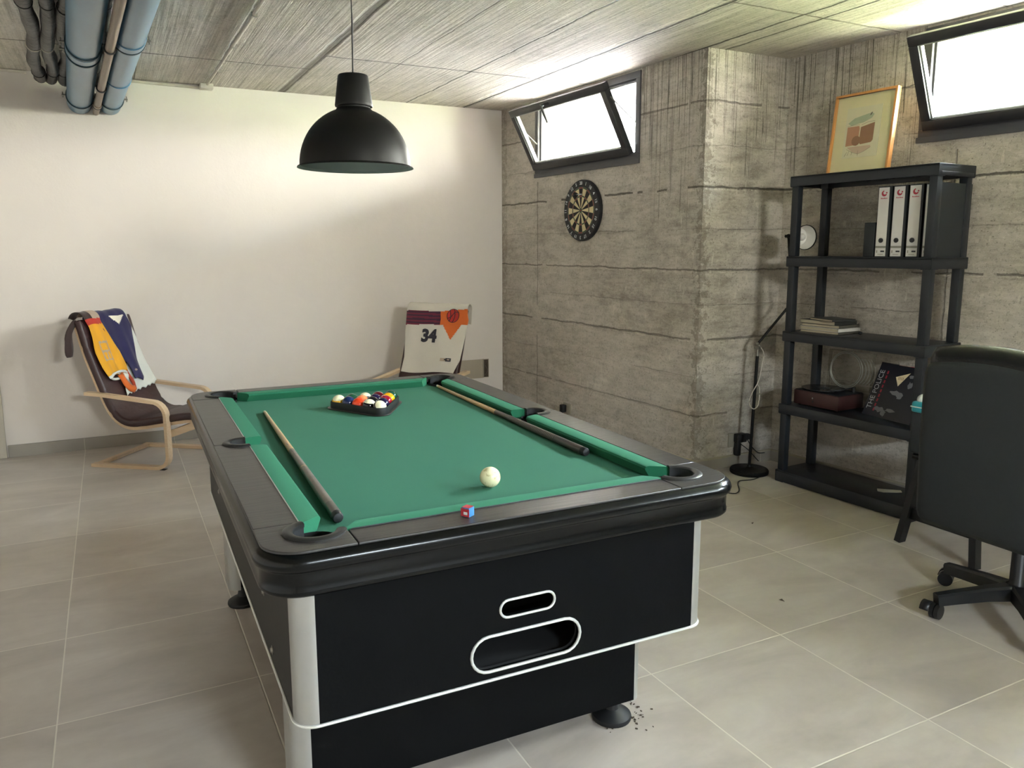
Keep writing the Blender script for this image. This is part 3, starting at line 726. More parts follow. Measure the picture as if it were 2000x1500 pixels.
for k, (mt, lb, rt) in spec.items():
    p = lat[k]; ball('pool_ball', p.x, p.y, ZB+BR+.0005, BR, mt, lb, rt)
cb = ball('cue_ball', -1.222, -.030, ZB+.0305, .0300, 'cueball', 'worn ivory cue ball standing alone near the front of the green cloth', group=None)
cc = empty('chalk_cube', (-1.418, -.312, ZR+.0005), .55, 'small cube of blue chalk in a red and white wrapper on the near rail', 'chalk')
hs_ = .0115
MB().box(-hs_, hs_, -hs_, hs_, 0, .023, bev=.001).build('chalk', 'chalkblue', cc)
w_ = MB(); w_.box(-hs_-.0006, -hs_, -hs_-.0006, hs_+.0006, .001, .021, mi=0)
w_.box(-hs_-.001, -hs_-.0006, -.007, .004, .006, .013, mi=1)
w_.box(-hs_+.001, hs_-.001, -hs_+.001, hs_-.001, .0231, .0236, mi=0)
w_.build('wrapper', ['chalkred', 'label'], cc, smooth=False)

# ================================================================== PENDANT LAMP
pl_ = empty('pendant_lamp', (-1.346, .80, 1.722), label='large black dome pendant lamp hanging over the pool table', cat='pendant lamp')
R0 = .200
pl_.scale = (.98, .98, .955); HL = (H-1.722)/.955
dome = [(R0+.008, .002), (R0+.006, .006), (R0-.002, .010)]
for k in range(1, 15):
    a = k/14*math.radians(70.5); dome.append(((R0-.002)*math.cos(a), .010+.198*math.sin(a)/math.sin(math.radians(70.5))*1.0))
outer = dome+[(.060, .216)]
mb = MB(); mb.lathe(outer, 56, cap=False); mb.build('lamp_shade', 'lampblack', pl_, ang=60)
inn = [(r-.0025 if r > .07 else r-.002, z+.0005) for r, z in outer]; inn[0] = (R0+.008, .0019)
mb = MB(); mb.lathe(inn, 56, cap=False); mb.build('shade_lining', 'lampin', pl_, ang=60)
mb = MB(); mb.lathe([(.0, .222), (.066, .222), (.067, .226), (.0665, .232), (.054, .328), (.051, .333), (.0, .334)], 40); mb.build('lamp_housing', 'lampblack', pl_)
mb = MB(); mb.lathe([(.058, .206), (.056, .228)], 40); mb.build('neck', 'lampblack', pl_)
mb = MB(); mb.lathe([(.0, .12), (.02, .10), (.03, .125), (.028, .16), (.018, .19), (.018, .215)], 20, cap=False); mb.build('light_bulb', 'lampwhite', pl_)
MB().tube([(0, 0, .33), (.003, 0, .5), (.001, .002, .7), (0, 0, HL-.02)], .0032, 8).build('cord', 'rubber', pl_)
mb = MB(); mb.lathe([(0, HL), (.05, HL), (.05, HL-.02), (.01, HL-.028), (0, HL-.028)], 24); mb.build('ceiling_rose', 'lampblack', pl_)

# ================================================================== ARMCHAIRS
FR = [(-.030, .985), (-.015, .95), (.010, .85), (.035, .76), (.085, .62), (.130, .50), (.165, .42), (.21, .357), (.27, .327), (.35, .330), (.50, .355), (.66, .383), (.75, .385), (.80, .365)]
def smooth_path(P, n=5):
    out = []
    for i in range(len(P)-1):
        p0 = P[max(i-1, 0)]; p1 = P[i]; p2 = P[i+1]; p3 = P[min(i+2, len(P)-1)]
        for k in range(n):
            t = k/n
            out.append(tuple(.5*((2*b)+(-a+c)*t+(2*a-5*b+4*c-d)*t*t+(-a+3*b-3*c+d)*t**3) for a, b, c, d in zip(p0, p1, p2, p3)))
    out.append(P[-1]); return out
FRs = smooth_path(FR, 4)
def offs(P, d):
    o = []
    for i in range(len(P)):
        a = P[max(i-1, 0)]; b = P[min(i+1, len(P)-1)]; t = Vector((b[0]-a[0], b[1]-a[1])).normalized(); nn = Vector((t.y, -t.x))   # pointing away from the sitter
        o.append((P[i][0]+nn.x*d, P[i][1]+nn.y*d))
    return o
_tst = offs(FRs, .05)
SG = 1 if _tst[10][0] < FRs[10][0] else -1
def strip_path(pts, x, w, t, mb, mi=0):   # pts (y,z); ribbon of width w in x and thickness t
    P3 = [(x, y, z) for y, z in pts]
    n = len(P3); vv = []
    for i in range(n):
        a = Vector(P3[max(i-1, 0)]); b = Vector(P3[min(i+1, n-1)]); tt = (b-a).normalized(); nn = Vector((0, tt.z, -tt.y))
        for sx, sn in ((-1, -1), (1, -1), (1, 1), (-1, 1)): vv.append(Vector(P3[i])+Vector((sx*w/2, 0, 0))+nn*sn*t/2)
    ff = [(i*4+q, i*4+(q+1) % 4, (i+1)*4+(q+1) % 4, (i+1)*4+q) for i in range(n-1) for q in range(4)]+[(3, 2, 1, 0), tuple((n-1)*4+q for q in range(4))]
    mb.add(vv, ff, None, mi)
def make_armchair():
    root = empty('armchair')
    arm = [(.0, .012), (.48, .012)]+[(.48+.085*math.sin(a), .097-.085*math.cos(a)) for a in [PI/2*k/6 for k in range(1, 7)]]+[(.565, .36)]
    arm += [(.565-.095*(1-math.cos(a)), .36+.095*math.sin(a)) for a in [PI/2*k/6 for k in range(1, 7)]]+[(.30, .472), (.10, .492), (-.01, .497)]
    for sx in (-1, 1):
        mb = MB(); strip_path(arm, sx*.275, .046, .022, mb); mb.build('arm_frame', 'birch', root, ang=25)
        mb = MB(); strip_path(offs(FRs, SG*.062), sx*.225, .034, .022, mb); mb.build('seat_frame', 'birch', root, ang=25)
        mb = MB(); strip_path([(.56, .235), (.62, .255), (.70, .285), (.79, .315)], sx*.242, .020, .045, mb); mb.build('seat_brace', 'birch', root, ang=25)
        MB().box(sx*.275-.018, sx*.275+.018, .50, .535, 0, .002).build('glide', 'rubber', root)
    MB().box(-.275, .275, .012, .052, .002, .024, bev=.003).build('crossbar', 'birch', root)
    MB().box(-.26, .26, .545, .575, .215, .255, bev=.003).build('crossbar', 'birch', root)
    for i in (6, 18, 30):
        y, z = offs(FRs, SG*.05)[i]; MB().cyl((-.22, y, z), (.22, y, z), .009, 10).build('slat', 'birch', root)
    # cushion
    cen = offs(FRs, SG*.026); mb = MB(); n = len(cen); vv = []
    W_, TT = .262, .025
    sec = []
    for (sx, sn) in ((1, 1), (-1, 1), (-1, -1), (1, -1)):
        cx, cn = sx*(W_-.018), sn*(TT-.018)
        a0 = {(1, 1): 0, (-1, 1): 90, (-1, -1): 180, (1, -1): 270}[(sx, sn)]
        sec += [(cx+.018*math.cos(math.radians(a0+k*30)), cn+.018*math.sin(math.radians(a0+k*30))) for k in range(4)]
    seams = (10, 26, 36)
    for i in range(n):
        a = cen[max(i-1, 0)]; b = cen[min(i+1, n-1)]; t = Vector((b[0]-a[0], b[1]-a[1])).normalized(); nn = Vector((t.y, -t.x))*-SG
        endk = 1 if 0 < i < n-1 else .55
        pinch = 1 - (.22 if any(abs(i-s_) < 1 for s_ in seams) else 0)
        for a_, b_ in sec: vv.append((a_*(1 if endk == 1 else .97), cen[i][0]+nn.x*b_*endk*pinch, cen[i][1]+nn.y*b_*endk*pinch))
    L = len(sec)
    ff = [(i*L+q, i*L+(q+1) % L, (i+1)*L+(q+1) % L, (i+1)*L+q) for i in range(n-1) for q in range(L)]+[tuple(range(L)), tuple((n-1)*L+q for q in range(L))]
    mb.add(vv, ff); mb.build('seat_cushion', 'brown', root, ang=60)
    return root
ch1 = make_armchair()
ch2 = copy_tree(ch1)
ch1.matrix_world = T((-2.175, 4.02, 0)) @ RZ(math.atan2(-.8, -.6)); 
F2 = Vector((-.80, -.60, 0))
ch2.matrix_world = T((.083, 3.66, 0)) @ RZ(math.atan2(-F2.x, F2.y))
tag(ch1, 'bentwood armchair with brown cushion and three jerseys over its back', 'armchair', 'bentwood armchairs')
tag(ch2, 'bentwood armchair mostly hidden behind the pool table, one white jersey over its back', 'armchair', 'bentwood armchairs')

# cloth draped on a chair back: h is the height on the front face; above HT it runs over the top and down behind
HT = .972
ZS = [p[1] for p in FR if p[1] > .41][::-1]
def front(h, lift):
    pts = [p for p in FRs if p[0] < .2][::-1]
    if h <= HT:
        for a, b in zip(pts, pts[1:]):
            if a[1] <= h <= b[1] or (b is pts[-1]):
                t = (h-a[1])/(b[1]-a[1]) if b[1] != a[1] else 0; y = a[0]+(b[0]-a[0])*t; break
        else: y = pts[0][0]
        return y+lift, h
    q = h-HT; r = .031+lift; cy = -.027-.026; cz = HT
    if q < PI*r: a = q/r; return cy+r*math.cos(a)*1.0, cz+r*math.sin(a)
    return cy-r-.01*0, cz-(q-PI*r)
def interp(keys, h):
    keys = sorted(keys)
    if h <= keys[0][0]: return keys[0][1]
    for (a, x), (b, y) in zip(keys, keys[1:]):
        if a <= h <= b: return x+(y-x)*(h-a)/(b-a)
    return keys[-1][1]
def drape(name, root_m, left, right, h0, h1, mats, fn, lift, lab, wob=.005, bottom=None, nu=44, nv=70, seed=0, foldf=26):
    mb = MB(); vv = []; rnd = seed*3.7
    for j in range(nv+1):
        t = j/nv
        for i in range(nu+1):
            u = i/nu
            hb = h0+(bottom(u) if bottom else 0)
            h = hb+(h1-hb)*t
            s_ = interp(left, h)*(1-u)+interp(right, h)*u
            am = wob*(.35+.65*min(1, max(0, (HT-h)/.3)))
            dz = am*(math.sin(s_*foldf+h*4+rnd)+.5*math.sin(s_*foldf*2.3-h*9+rnd*2)+.6*noise.noise(Vector((s_*9, h*6, seed))))+am*1.2
            y, z = front(h, lift+dz)
            vv.append((s_, y, z))
    ff = []; W_ = nu+1
    for j in range(nv):
        for i in range(nu): ff.append((j*W_+i, j*W_+i+1, (j+1)*W_+i+1, (j+1)*W_+i))
    mb.add(vv, ff)
    for j in range(nv):
        for i in range(nu):
            u = (i+.5)/nu; hb = h0+(bottom(u) if bottom else 0); h = hb+(h1-hb)*(j+.5)/nv
            s_ = interp(left, h)*(1-u)+interp(right, h)*u
            mb.mi[j*nu+i] = fn(s_, h, u, (j+.5)/nv)
    o = mb.build(name, mats, ang=70); o.matrix_world = root_m
    sm = o.modifiers.new('thick', 'SOLIDIFY'); sm.thickness = .003; sm.offset = 1
    return o
m1 = ch1.matrix_world.copy(); m2 = ch2.matrix_world.copy()
bpy.context.view_layer.update()
# white jersey underneath, far side
o = drape('jersey', m1, [(.44, .10), (.50, .09), (.56, .03), (.66, -.04), (.80, -.08), (.90, -.03), (1.2, .02)], [(.44, -.27), (.50, -.277), (.58, -.252), (.66, -.228), (.83, -.225), (.94, -.205), (1.2, -.20)], .452, 1.16,
      ['c_white'], lambda s, h, u, t: 0, .006, '', .004, lambda u: .012*abs(math.sin(u*22))+.03*u, seed=1)
tag(o, 'white jersey with wavy hem hanging lowest on the back of the left armchair', 'jersey', 'basketball jerseys')
o = drape('jersey', m1, [(.50, -.075), (.55, -.03), (.60, -.03), (.66, -.02), (.75, .04), (.86, .075), (.94, .12), (1.2, .13)], [(.50, -.115), (.54, -.135), (.60, -.133), (.67, -.142), (.81, -.182), (.90, -.205), (.95, -.19), (1.0, -.17), (1.2, -.17)], .525, 1.14,
      ['c_navy', 'c_cream', 'c_lilac'], lambda s, h, u, t: 1 if (h > .925 and abs(s+.075) < (h-.925)*1.25 and h < .985) else (2 if (.600 < h < .612 and -.085 < s < -.06) else 0), .017, '', .006, lambda u: .028*abs(math.sin(u*3+1)), seed=2, foldf=32)
tag(o, 'dark navy jersey with a pale V neck in the middle of the left armchair back', 'jersey', 'basketball jerseys')
def yel(s, h, u, t):
    if h < .605: return 1
    if h > .985: return 3 if u < .5 else 2
    if h > .945: return 4
    if .70 < h < .83 and .10 < s < .19:
        inner = .712 < h < .818 and .112 < s < .178
        bar = abs(h-.765) < .006 or abs(s-.145) < .005 and h < .765
        if not inner or bar: return 2
    return 0
o = drape('jersey', m1, [(.56, .20), (.60, .215), (.66, .232), (.76, .240), (.86, .225), (.93, .225), (1.0, .25), (1.2, .255)], [(.56, .045), (.60, .02), (.65, .008), (.75, .018), (.86, .058), (.96, .10), (1.2, .11)], .585, 1.14,
      ['c_yellow', 'c_white', 'c_lilac', 'c_grey', 'c_red'], yel, .024, '', .006, lambda u: .035*math.sin(u*PI)-.035*u, seed=3, foldf=38)
tag(o, 'yellow jersey with white trimmed arm hole on the near side of the left armchair back', 'jersey', 'basketball jerseys')
# hanging armhole tail and dark shoulder flap of the yellow jersey
tl_ = MB()
def ribbon(mb, pts, widths, mi=0, n=6):
    vv = []; k = len(pts)
    for i in range(k):
        a = Vector(pts[max(i-1, 0)]); b = Vector(pts[min(i+1, k-1)]); t = (b-a).normalized(); sd = t.cross(Vector((0, 1, 0))).normalized()
        for q in range(n+1):
            f_ = q/n-.5; vv.append(Vector(pts[i])+sd*f_*widths[i]+Vector((0, .012*math.cos(f_*PI)+.002*math.sin(q*2+i), 0)))
    mb.add(vv, [(i*(n+1)+q, i*(n+1)+q+1, (i+1)*(n+1)+q+1, (i+1)*(n+1)+q) for i in range(k-1) for q in range(n)], None, mi)
def fy_(h): return front(h, .03)[0]
ribbon(tl_, smooth_path([(.10, fy_(.605), .605), (.085, fy_(.57), .57), (.075, fy_(.53), .53), (.045, fy_(.495), .495), (.012, fy_(.485), .485)], 4), [.05]*16+[.035], 0)
ribbon(tl_, smooth_path([(.012, fy_(.49), .49), (.005, fy_(.53), .53), (.02, fy_(.58), .58), (.035, fy_(.62), .62)], 4), [.03]*13, 1)
tt = tl_.build('armhole', ['c_orange', 'c_burnt'], o, ang=80)
sm = tt.modifiers.new('thick', 'SOLIDIFY'); sm.thickness = .003
hm = MB(); hm.tube([(.115+.075*math.cos(a), fy_(.60)+.004+.01*math.sin(a), .598+.026*math.sin(a)) for a in [2*PI*k/24 for k in range(24)]], .009, 8, True, up=(0, 1, 0)); hm.build('armhole_trim', 'c_white', o)
fl = MB(); ribbon(fl, smooth_path([(.245, -.07, .975), (.285, -.085, .90), (.30, -.085, .82), (.30, -.085, .74)], 4), [.03, .04, .05, .055, .06, .065, .07, .07, .075, .08, .08, .07, .05])
q = fl.build('shoulder_strap', 'c_grey', o); q.modifiers.new('thick', 'SOLIDIFY').thickness = .003

# white number jersey on the far chair
def phx(s, h, u, t):
    # stripes and sunburst on the chest, front face
    if h > .955+.06*max(0, u-.55): return 0
    if h > .845+.02*u:
        if u < .57:
            band = int((h-.845)/.0135); return 1 if band % 2 == 0 else 2
        if u < .64: return 3
        return 4
    if .70 < h <= .865:
        w = (h-.745)/.12*.085
        if w > 0 and abs(s-(-.160)) < w: return 4
    return 0
PW = ([(.46, .235), (.60, .225), (.80, .255), (.97, .262), (1.3, .24)], [(.46, -.22), (.52, -.24), (.60, -.275), (.80, -.290), (.90, -.30), (.95, -.285), (1.3, -.26)])
o = drape('jersey', m2, PW[0], PW[1], .490, 1.22, ['c_jersey', 'c_maroon', 'c_plum', 'c_orange', 'c_orange'], phx, .010, '', .003, lambda u: .018*u*u-.012*math.sin(u*7)*.5, nu=90, nv=120, seed=5, foldf=20)
tag(o, 'white jersey with number 34 and orange and maroon chest band, over the far armchair', 'jersey', 'basketball jerseys')
jp = o
def on_back(s, h, lift=.019):
    y, z = front(h, lift); y2, z2 = front(h+.02, lift)
    upv = Vector((0, y2-y, z2-z)).normalized()
    return basis((s, y, z), (-1, 0, 0), upv)
text('number', '34', .135, 'c_ink', jp, on_back(.03, .765, .020), .0025, offset=.006)
em = MB(); 
def disc(mb, r0, r1, mi, M_): mb.lathe([(r0, 0), (r0, .0012), (r1, .0012), (r1, 0)], 36, M_, mi)
bm_ = on_back(-.165, .928, .019)
em.lathe([(0, .0005), (.052, .0005), (.052, -.001)], 36, bm_, 0)
em.build('emblem', 'c_red', jp)
es = MB()
es.tube([bm_ @ Vector((x, y, .0015)) for x, y in arc(0, 0, .052, 0, 350, 35)], .0022, 6, True)
for pp in ([(-.045, -.02), (-.02, -.012), (.0, .012), (.02, .03), (.045, .025)], [(-.03, .04), (-.022, .01), (-.02, -.02), (-.03, -.042)], [(.0, -.05), (.012, -.02), (.016, .01), (.006, .05)]):
    es.tube([bm_ @ Vector((x, y, .0015)) for x, y in smooth_path(pp, 4)], .0026, 6)
es.build('emblem_lines', 'c_ink', jp)
tg = on_back(-.150, .60, .019)
ta = MB(); ta.box(-.048, .0, -.012, .012, 0, .001, tg, 0); ta.box(.0, .048, -.013, .013, 0, .001, tg, 1); ta.box(-.012, .006, -.004, .006, .001, .0015, tg, 1); ta.box(.014, .036, -.003, .005, .001, .0015, tg, 0)
ta.build('maker_tag', ['c_lilac', 'c_ink'], jp, smooth=False)

# ================================================================== DARTBOARD
n1 = (W1.to_3x3() @ Vector((0, 1, 0)))
def on_w1(lx, z, off=0): return W1 @ T((lx, off, z)) @ Matrix.Rotation(PI/2, 4, 'X')   # local z points into the room
def w1x(y): return (4.33-y)/(2.5/L1)
db = empty('dartboard', mtx=on_w1(w1x(3.07), 1.716, 0), label='round dartboard hanging on the concrete wall below the open window', cat='dartboard')
mb = MB(); mb.lathe([(.0, .0), (.222, .0), (.2255, .006), (.2255, .032), (.221, .038), (.0, .038)], 56); mb.build('rim', 'b_rim', db)
fc = MB(); RB = .170
rings = [(.0, .008), (.008, .018), (.018, .099), (.099, .109), (.109, .160), (.160, RB)]
for k in range(20):
    a0 = math.radians(k*18-9+90); a1 = a0+math.radians(18)
    for ri, (r0, r1) in enumerate(rings):
        if ri == 0: mi = 4
        elif ri == 1: mi = 3
        elif ri in (2, 4): mi = 0 if k % 2 else 1
        else: mi = (3 if k % 2 else 4) if False else (2 if k % 2 == 0 else 1)
        if ri in (3, 5): mi = 3 if k % 2 else 4
        if ri == 2 or ri == 4: mi = 1 if k % 2 == 0 else 0
        n_ = 3; pts = [(r0*math.cos(a0+(a1-a0)*i/n_), r0*math.sin(a0+(a1-a0)*i/n_), .0386) for i in range(n_+1)]+[(r1*math.cos(a1-(a1-a0)*i/n_), r1*math.sin(a1-(a1-a0)*i/n_), .0386) for i in range(n_+1)]
        fc.add(pts, [tuple(range(2*n_+2))], None, mi)
fc.build('playing_face', ['b_cream', 'b_black', 'b_plum', 'b_green', 'b_red'], db, smooth=False)
wr = MB()
for r in (.018, .099, .109, .160, .170): wr.tube([(r*math.cos(a), r*math.sin(a), .039) for a in [2*PI*k/48 for k in range(48)]], .0009, 5, True)
for k in range(20):
    a = math.radians(k*18+9); wr.cyl((.018*math.cos(a), .018*math.sin(a), .039), (.170*math.cos(a), .170*math.sin(a), .039), .0007, 5)
wr.build('wire_frame', 'wire', db)
for k, nn in enumerate([20, 1, 18, 4, 13, 6, 10, 15, 2, 17, 3, 19, 7, 16, 8, 11, 14, 9, 12, 5]):
    a = math.radians(90-k*18); text('number', str(nn), .034, 'numw', db, T((.199*math.cos(a), .199*math.sin(a), .0392)) @ RZ(a-PI/2), .0006, offset=.0006)
def dart(lx, z, lab, fl_mat, tilt=.2, length=.14):
    r_ = empty('dart', mtx=on_w1(lx, z, -.030) @ Matrix.Rotation(tilt, 4, 'X'), label=lab, cat='dart')
    a = MB(); a.cyl((0, 0, -.004), (0, 0, .035), .0012, 8, .001); a.build('point', 'zinc', r_)
    a = MB(); a.lathe([(.002, .035), (.0036, .042), (.0036, .08), (.002, .085)], 12); a.build('barrel', 'numw', r_)
    a = MB(); a.cyl((0, 0, .085), (0, 0, length), .002, 8); a.build('shaft', 'rubber', r_)
    a = MB()
    for k in range(4):
        a.add([(0, 0, length-.03), (.018, 0, length-.015), (.018, 0, length+.012), (0, 0, length+.014)], [(0, 1, 2, 3)], RZ(k*PI/2+.4))
    q = a.build('flight', fl_mat, r_, smooth=False); q.modifiers.new('thick', 'SOLIDIFY').thickness = .0005
dart(w1x(3.02), 1.835, 'dart with black flight stuck in the upper left of the dartboard', 'ink', .10, .095)
mb = MB(); mb.cyl((0, 0, 0), (0, 0, .0), .001)
hook = MB(); hook.cyl((0, .225, .01), (0, .262, .004), .0018, 8); hook.build('hanging_hook', 'zinc', db)

# ================================================================== SOCKETS AND WALL PLATES
so = empty('wall_socket', mtx=on_w1(w1x(3.27), .165), label='grey socket plate low on the concrete wall with a black plug, behind the table', cat='wall socket')
MB().box(-.055, .055, -.042, .042, 0, .010, bev=.003).build('plate', 'socket', so)
MB().box(-.050, -.004, -.030, .030, .010, .050, bev=.006).build('plug', 'rubber', so)
MB().tube([(-.03, -.03, .03), (-.03, -.06, .03), (-.028, -.10, .022), (-.02, -.15, .015)], .004, 8).build('cable', 'rubber', so)
s2 = empty('wall_socket', mtx=basis((1.485, 1.83, .178), (1, 0, 0), (0, 0, 1)), label='socket plate with bulky black plug adapters low on the concrete pillar beside the floor lamp', cat='wall socket')
MB().box(-.075, .045, -.045, .050, 0, .010, bev=.003).build('plate', 'socket', s2)
MB().box(-.035, .045, -.010, .048, .010, .055, bev=.007).build('plug_adapter', 'rubber', s2)
MB().box(-.030, .005, -.10, -.012, .012, .045, bev=.006).build('transformer', 'rubber', s2)
MB().box(.035, .085, .0, .040, .012, .045, bev=.006).build('plug', 'rubber', s2)
mb = MB(); mb.tube(smooth_path([(.07, .0, .03), (.10, -.05, .04), (.15, -.095, .05), (.20, -.10, .06)], 5), .003, 8); mb.tube(smooth_path([(.0, -.02, .04), (.05, -.06, .06), (.075, -.10, .09), (.09, -.13, .12)], 5), .003, 8); mb.build('cable', 'rubber', s2)
wb = empty('junction_box', mtx=basis((.70, 4.33, .366), (1, 0, 0), (0, 0, 1)), label='beige cover plate ending in an open dark box, low on the plaster wall', cat='junction box')
MB().box(-.16, .10, -.088, .083, 0, .007, bev=.002).build('cover_plate', 'plate', wb)
bx = MB(); ring_frame(bx, .102, .155, -.085, .083, .004, -.007, .0, Matrix.Rotation(-PI/2, 4, 'X') @ Matrix.Identity(4)) if False else None
bx = MB(); bx.box(.104, .154, -.083, .081, 0, .002, mi=0); bx.box(.102, .107, -.085, .083, 0, .010, mi=1); bx.box(.151, .156, -.085, .083, 0, .010, mi=1); bx.box(.102, .156, -.085, -.080, 0, .010, mi=1); bx.box(.102, .156, .078, .083, 0, .010, mi=1)
bx.build('open_box', ['leaf', 'plate'], wb, smooth=False)
mb = MB(); mb.tube(smooth_path([(.115, -.07, .005), (.14, -.02, .008), (.12, .03, .008), (.14, .07, .005)], 4), .0025, 6); mb.build('wire_ends', 'cue_grey', wb)

# ================================================================== FLOOR LAMP
fl_ = empty('floor_lamp', (1.45, 1.665, 0), label='black adjustable floor lamp with round base in the concrete corner beside the shelving', cat='floor lamp')
mb = MB(); mb.lathe([(0, 0), (.118, 0), (.122, .006), (.122, .020), (.116, .028), (.03, .034), (.016, .040), (.012, .052), (0, .052)], 40); mb.build('base', 'lampblack', fl_)
MB().cyl((0, 0, .05), (.024, 0, .76), .0095, 14).build('pole', 'lampblack', fl_)
mb = MB(); mb.cyl((.024, 0, .755), (.026, 0, .80), .007, 12); mb.cyl((.020, -.02, .815), (.020, .02, .815), .010, 14); mb.sphere((.02, 0, .84), .011, 12); mb.build('elbow_joint', 'zinc', fl_)
P2 = Vector((.205, -.09, 1.10)); P3 = Vector((.118, -.115, 1.508))
MB().cyl((.02, 0, .835), P2, .008, 12).build('lower_arm', 'lampblack', fl_)
mb = MB(); mb.sphere(P2, .011, 12); mb.cyl(P2+Vector((0, -.014, 0)), P2+Vector((0, .014, 0)), .008, 12); mb.build('elbow_joint', 'zinc', fl_)
MB().cyl(P2, P3, .007, 12).build('upper_arm', 'lampblack', fl_)
mb = MB(); mb.sphere(P3, .014, 14); mb.cyl(P3+Vector((-.004, -.018, 0)), P3+Vector((-.004, .018, 0)), .010, 12); mb.build('head_joint', 'lampblack', fl_)
ax = Vector((-.187, -.814, -.06)).normalized(); hq = ax.to_track_quat('Z', 'Y').to_matrix().to_4x4(); hq.translation = P3+Vector((.026, -.010, 0)); hq = hq @ Matrix.Scale(1.22, 4)
mb = MB(); mb.lathe([(0, -.012), (.014, -.012), (.018, 0), (.024, .02), (.045, .055), (.058, .09), (.061, .11), (.0585, .11), (.056, .09), (.043, .057), (.0, .03)], 36, hq); mb.build('lamp_shade', 'lampblack', fl_)
mb = MB(); mb.lathe([(.0572, .105), (.054, .088), (.041, .056), (.0, .036)], 36, hq, cap=False); mb.build('shade_lining', 'lampwhite', fl_)
mb = MB(); mb.sphere(hq @ Vector((0, 0, .075)), .022, 16); mb.build('light_bulb', 'lampwhite', fl_)
mb = MB(); mb.tube(smooth_path([(.025, -.01, .83), (.065, -.012, .78), (.055, -.012, .70), (.03, -.014, .60), (-.02, -.016, .53), (-.045, -.018, .47), (-.01, -.02, .425), (.03, -.018, .44), (.045, -.014, .50), (.04, -.014, .56), (.022, -.012, .58)], 6), .0032, 8)
mb.build('cord', 'conduit', fl_)
fc_ = MB().tube(smooth_path([(1.42, 1.545, .003), (1.34, 1.53, .003), (1.26, 1.545, .003), (1.20, 1.50, .003), (1.115, 1.40, .003), (1.05, 1.37, .003), (1.02, 1.44, .003), (1.10, 1.60, .003), (1.20, 1.79, .003)], 6), .003, 8).build('floor_cable', 'rubber')
tag(fc_, 'thin black cable looping on the floor in front of the floor lamp base', 'cable')

# ================================================================== SHELVING UNIT
SX = Vector((.0673, -.9977, 0)); SY = Vector((.9977, .0673, 0))
SM = basis((1.465, 1.46, 0), SX, SY)
sh = empty('shelving_unit', mtx=SM, label='five tier charcoal plastic shelving unit against the concrete wall', cat='shelving unit')
SW, SD = .895, .325
LV = [1.852, 1.388, .940, .492, .075]
for k, z in enumerate(LV):
    mb = MB(); mb.box(0, SW, 0, SD, z-.014, z, bev=.003)
    lip = .058 if k < 4 else .07
    mb.box(0, SW, 0, .008, z-lip, z-.002, bev=.002); mb.box(0, SW, SD-.008, SD, z-lip, z-.002, bev=.002); mb.box(0, .008, 0, SD, z-lip, z-.002, bev=.002); mb.box(SW-.008, SW, 0, SD, z-lip, z-.002, bev=.002)
    for q in range(1, 6): mb.box(SW*q/6-.002, SW*q/6+.002, .008, SD-.008, z-.034, z-.014)
    for cx in (.03, SW-.03):
        for cy in (.03, SD-.03): mb.box(cx-.029, cx+.029, cy-.029, cy+.029, z-lip-.004, z-.002, bev=.003)
    mb.build('shelf', 'shelfp', sh)
for cx in (.031, SW-.031):
    for cy in (.031, SD-.031):
        mb = MB(); zs = [0]+sorted(z for z in LV)
        for a, b in zip(zs, zs[1:]):
            mb.box(cx-.0225, cx+.0225, cy-.0225, cy+.0225, a, b-.012, bev=.005)
        mb.build('post', 'shelfp', sh)
mb = MB(); mb.box(SW-.004, SW+.003, .02, SD-.02, LV[0]-.055, LV[0]-.038, bev=.001); mb.build('side_clip', 'shelfp', sh)
def S(x, y, z): return SM @ T((x, y, z))
# framed picture leaning at the top
tz = math.atan2(.055, .47)
fp = empty('picture_frame', mtx=S(.068, .225, 1.8535) @ Matrix.Rotation(-tz, 4, 'X'), label='oak framed print with sage, salmon and brown shapes, leaning on top of the shelving', cat='picture')
FW, FH = .392, .468
mb = MB(); ring_frame(mb, 0, FW, 0, FH, .014, 0, .032, bev=.001); mb.build('frame', 'oak', fp)
MB().box(.012, FW-.012, .014, .020, .012, FH-.012).build('mount', 'mount', fp, smooth=False)
pm = basis((0, .0138, 0), (1, 0, 0), (0, 0, 1))
MB().box(.085, FW-.085, .10, .385, .0, .003, pm).build('print', 'print', fp, smooth=False)
ar = MB()
def poly(mb, pts, lay, mi): mb.prism(pts, .003, .003+.0003*lay, pm, mi)
poly(ar, [(.10, .30), (.14, .325), (.19, .335), (.245, .345), (.262, .335), (.25, .315), (.20, .295), (.12, .285)], 1, 0)
poly(ar, [(.10, .278), (.175, .278), (.180, .262), (.178, .20), (.172, .172), (.10, .168)], 2, 1)
poly(ar, [(.187, .27), (.272, .288), (.272, .19), (.262, .178), (.195, .172), (.185, .185)], 3, 2)
poly(ar, arc(.165, .195, .028, 40, 320, 12)+[(.187, .18), (.187, .215)], 4, 2)
poly(ar, [(.11, .162), (.262, .162), (.262, .150), (.22, .130), (.185, .120), (.15, .132)], 2, 3)
poly(ar, [(.235, .330), (.243, .345), (.250, .347), (.243, .332)], 4, 4)
ar.build('artwork', ['p_green', 'p_pink', 'p_brown', 'p_pale', 'p_dark'], fp, smooth=False)
ln = MB()
for pp in ([(.11, .152), (.15, .130), (.187, .118), (.225, .130), (.265, .152)], [(.187, .108), (.187, .138)], [(.145, .115), (.148, .135)], [(.12, .115), (.128, .14)], [(.10, .283), (.14, .286), (.178, .284)], [(.19, .282), (.23, .294), (.272, .296)], [(.10, .11), (.115, .135)]):
    ln.tube([pm @ Vector((x, y, .0035)) for x, y in pp], .0007, 5)
ln.build('drawn_lines', 'p_dark', fp)
MB().box(.012, FW-.012, .0095, .011, .012, FH-.012).build('pane', 'glass', fp, smooth=False)
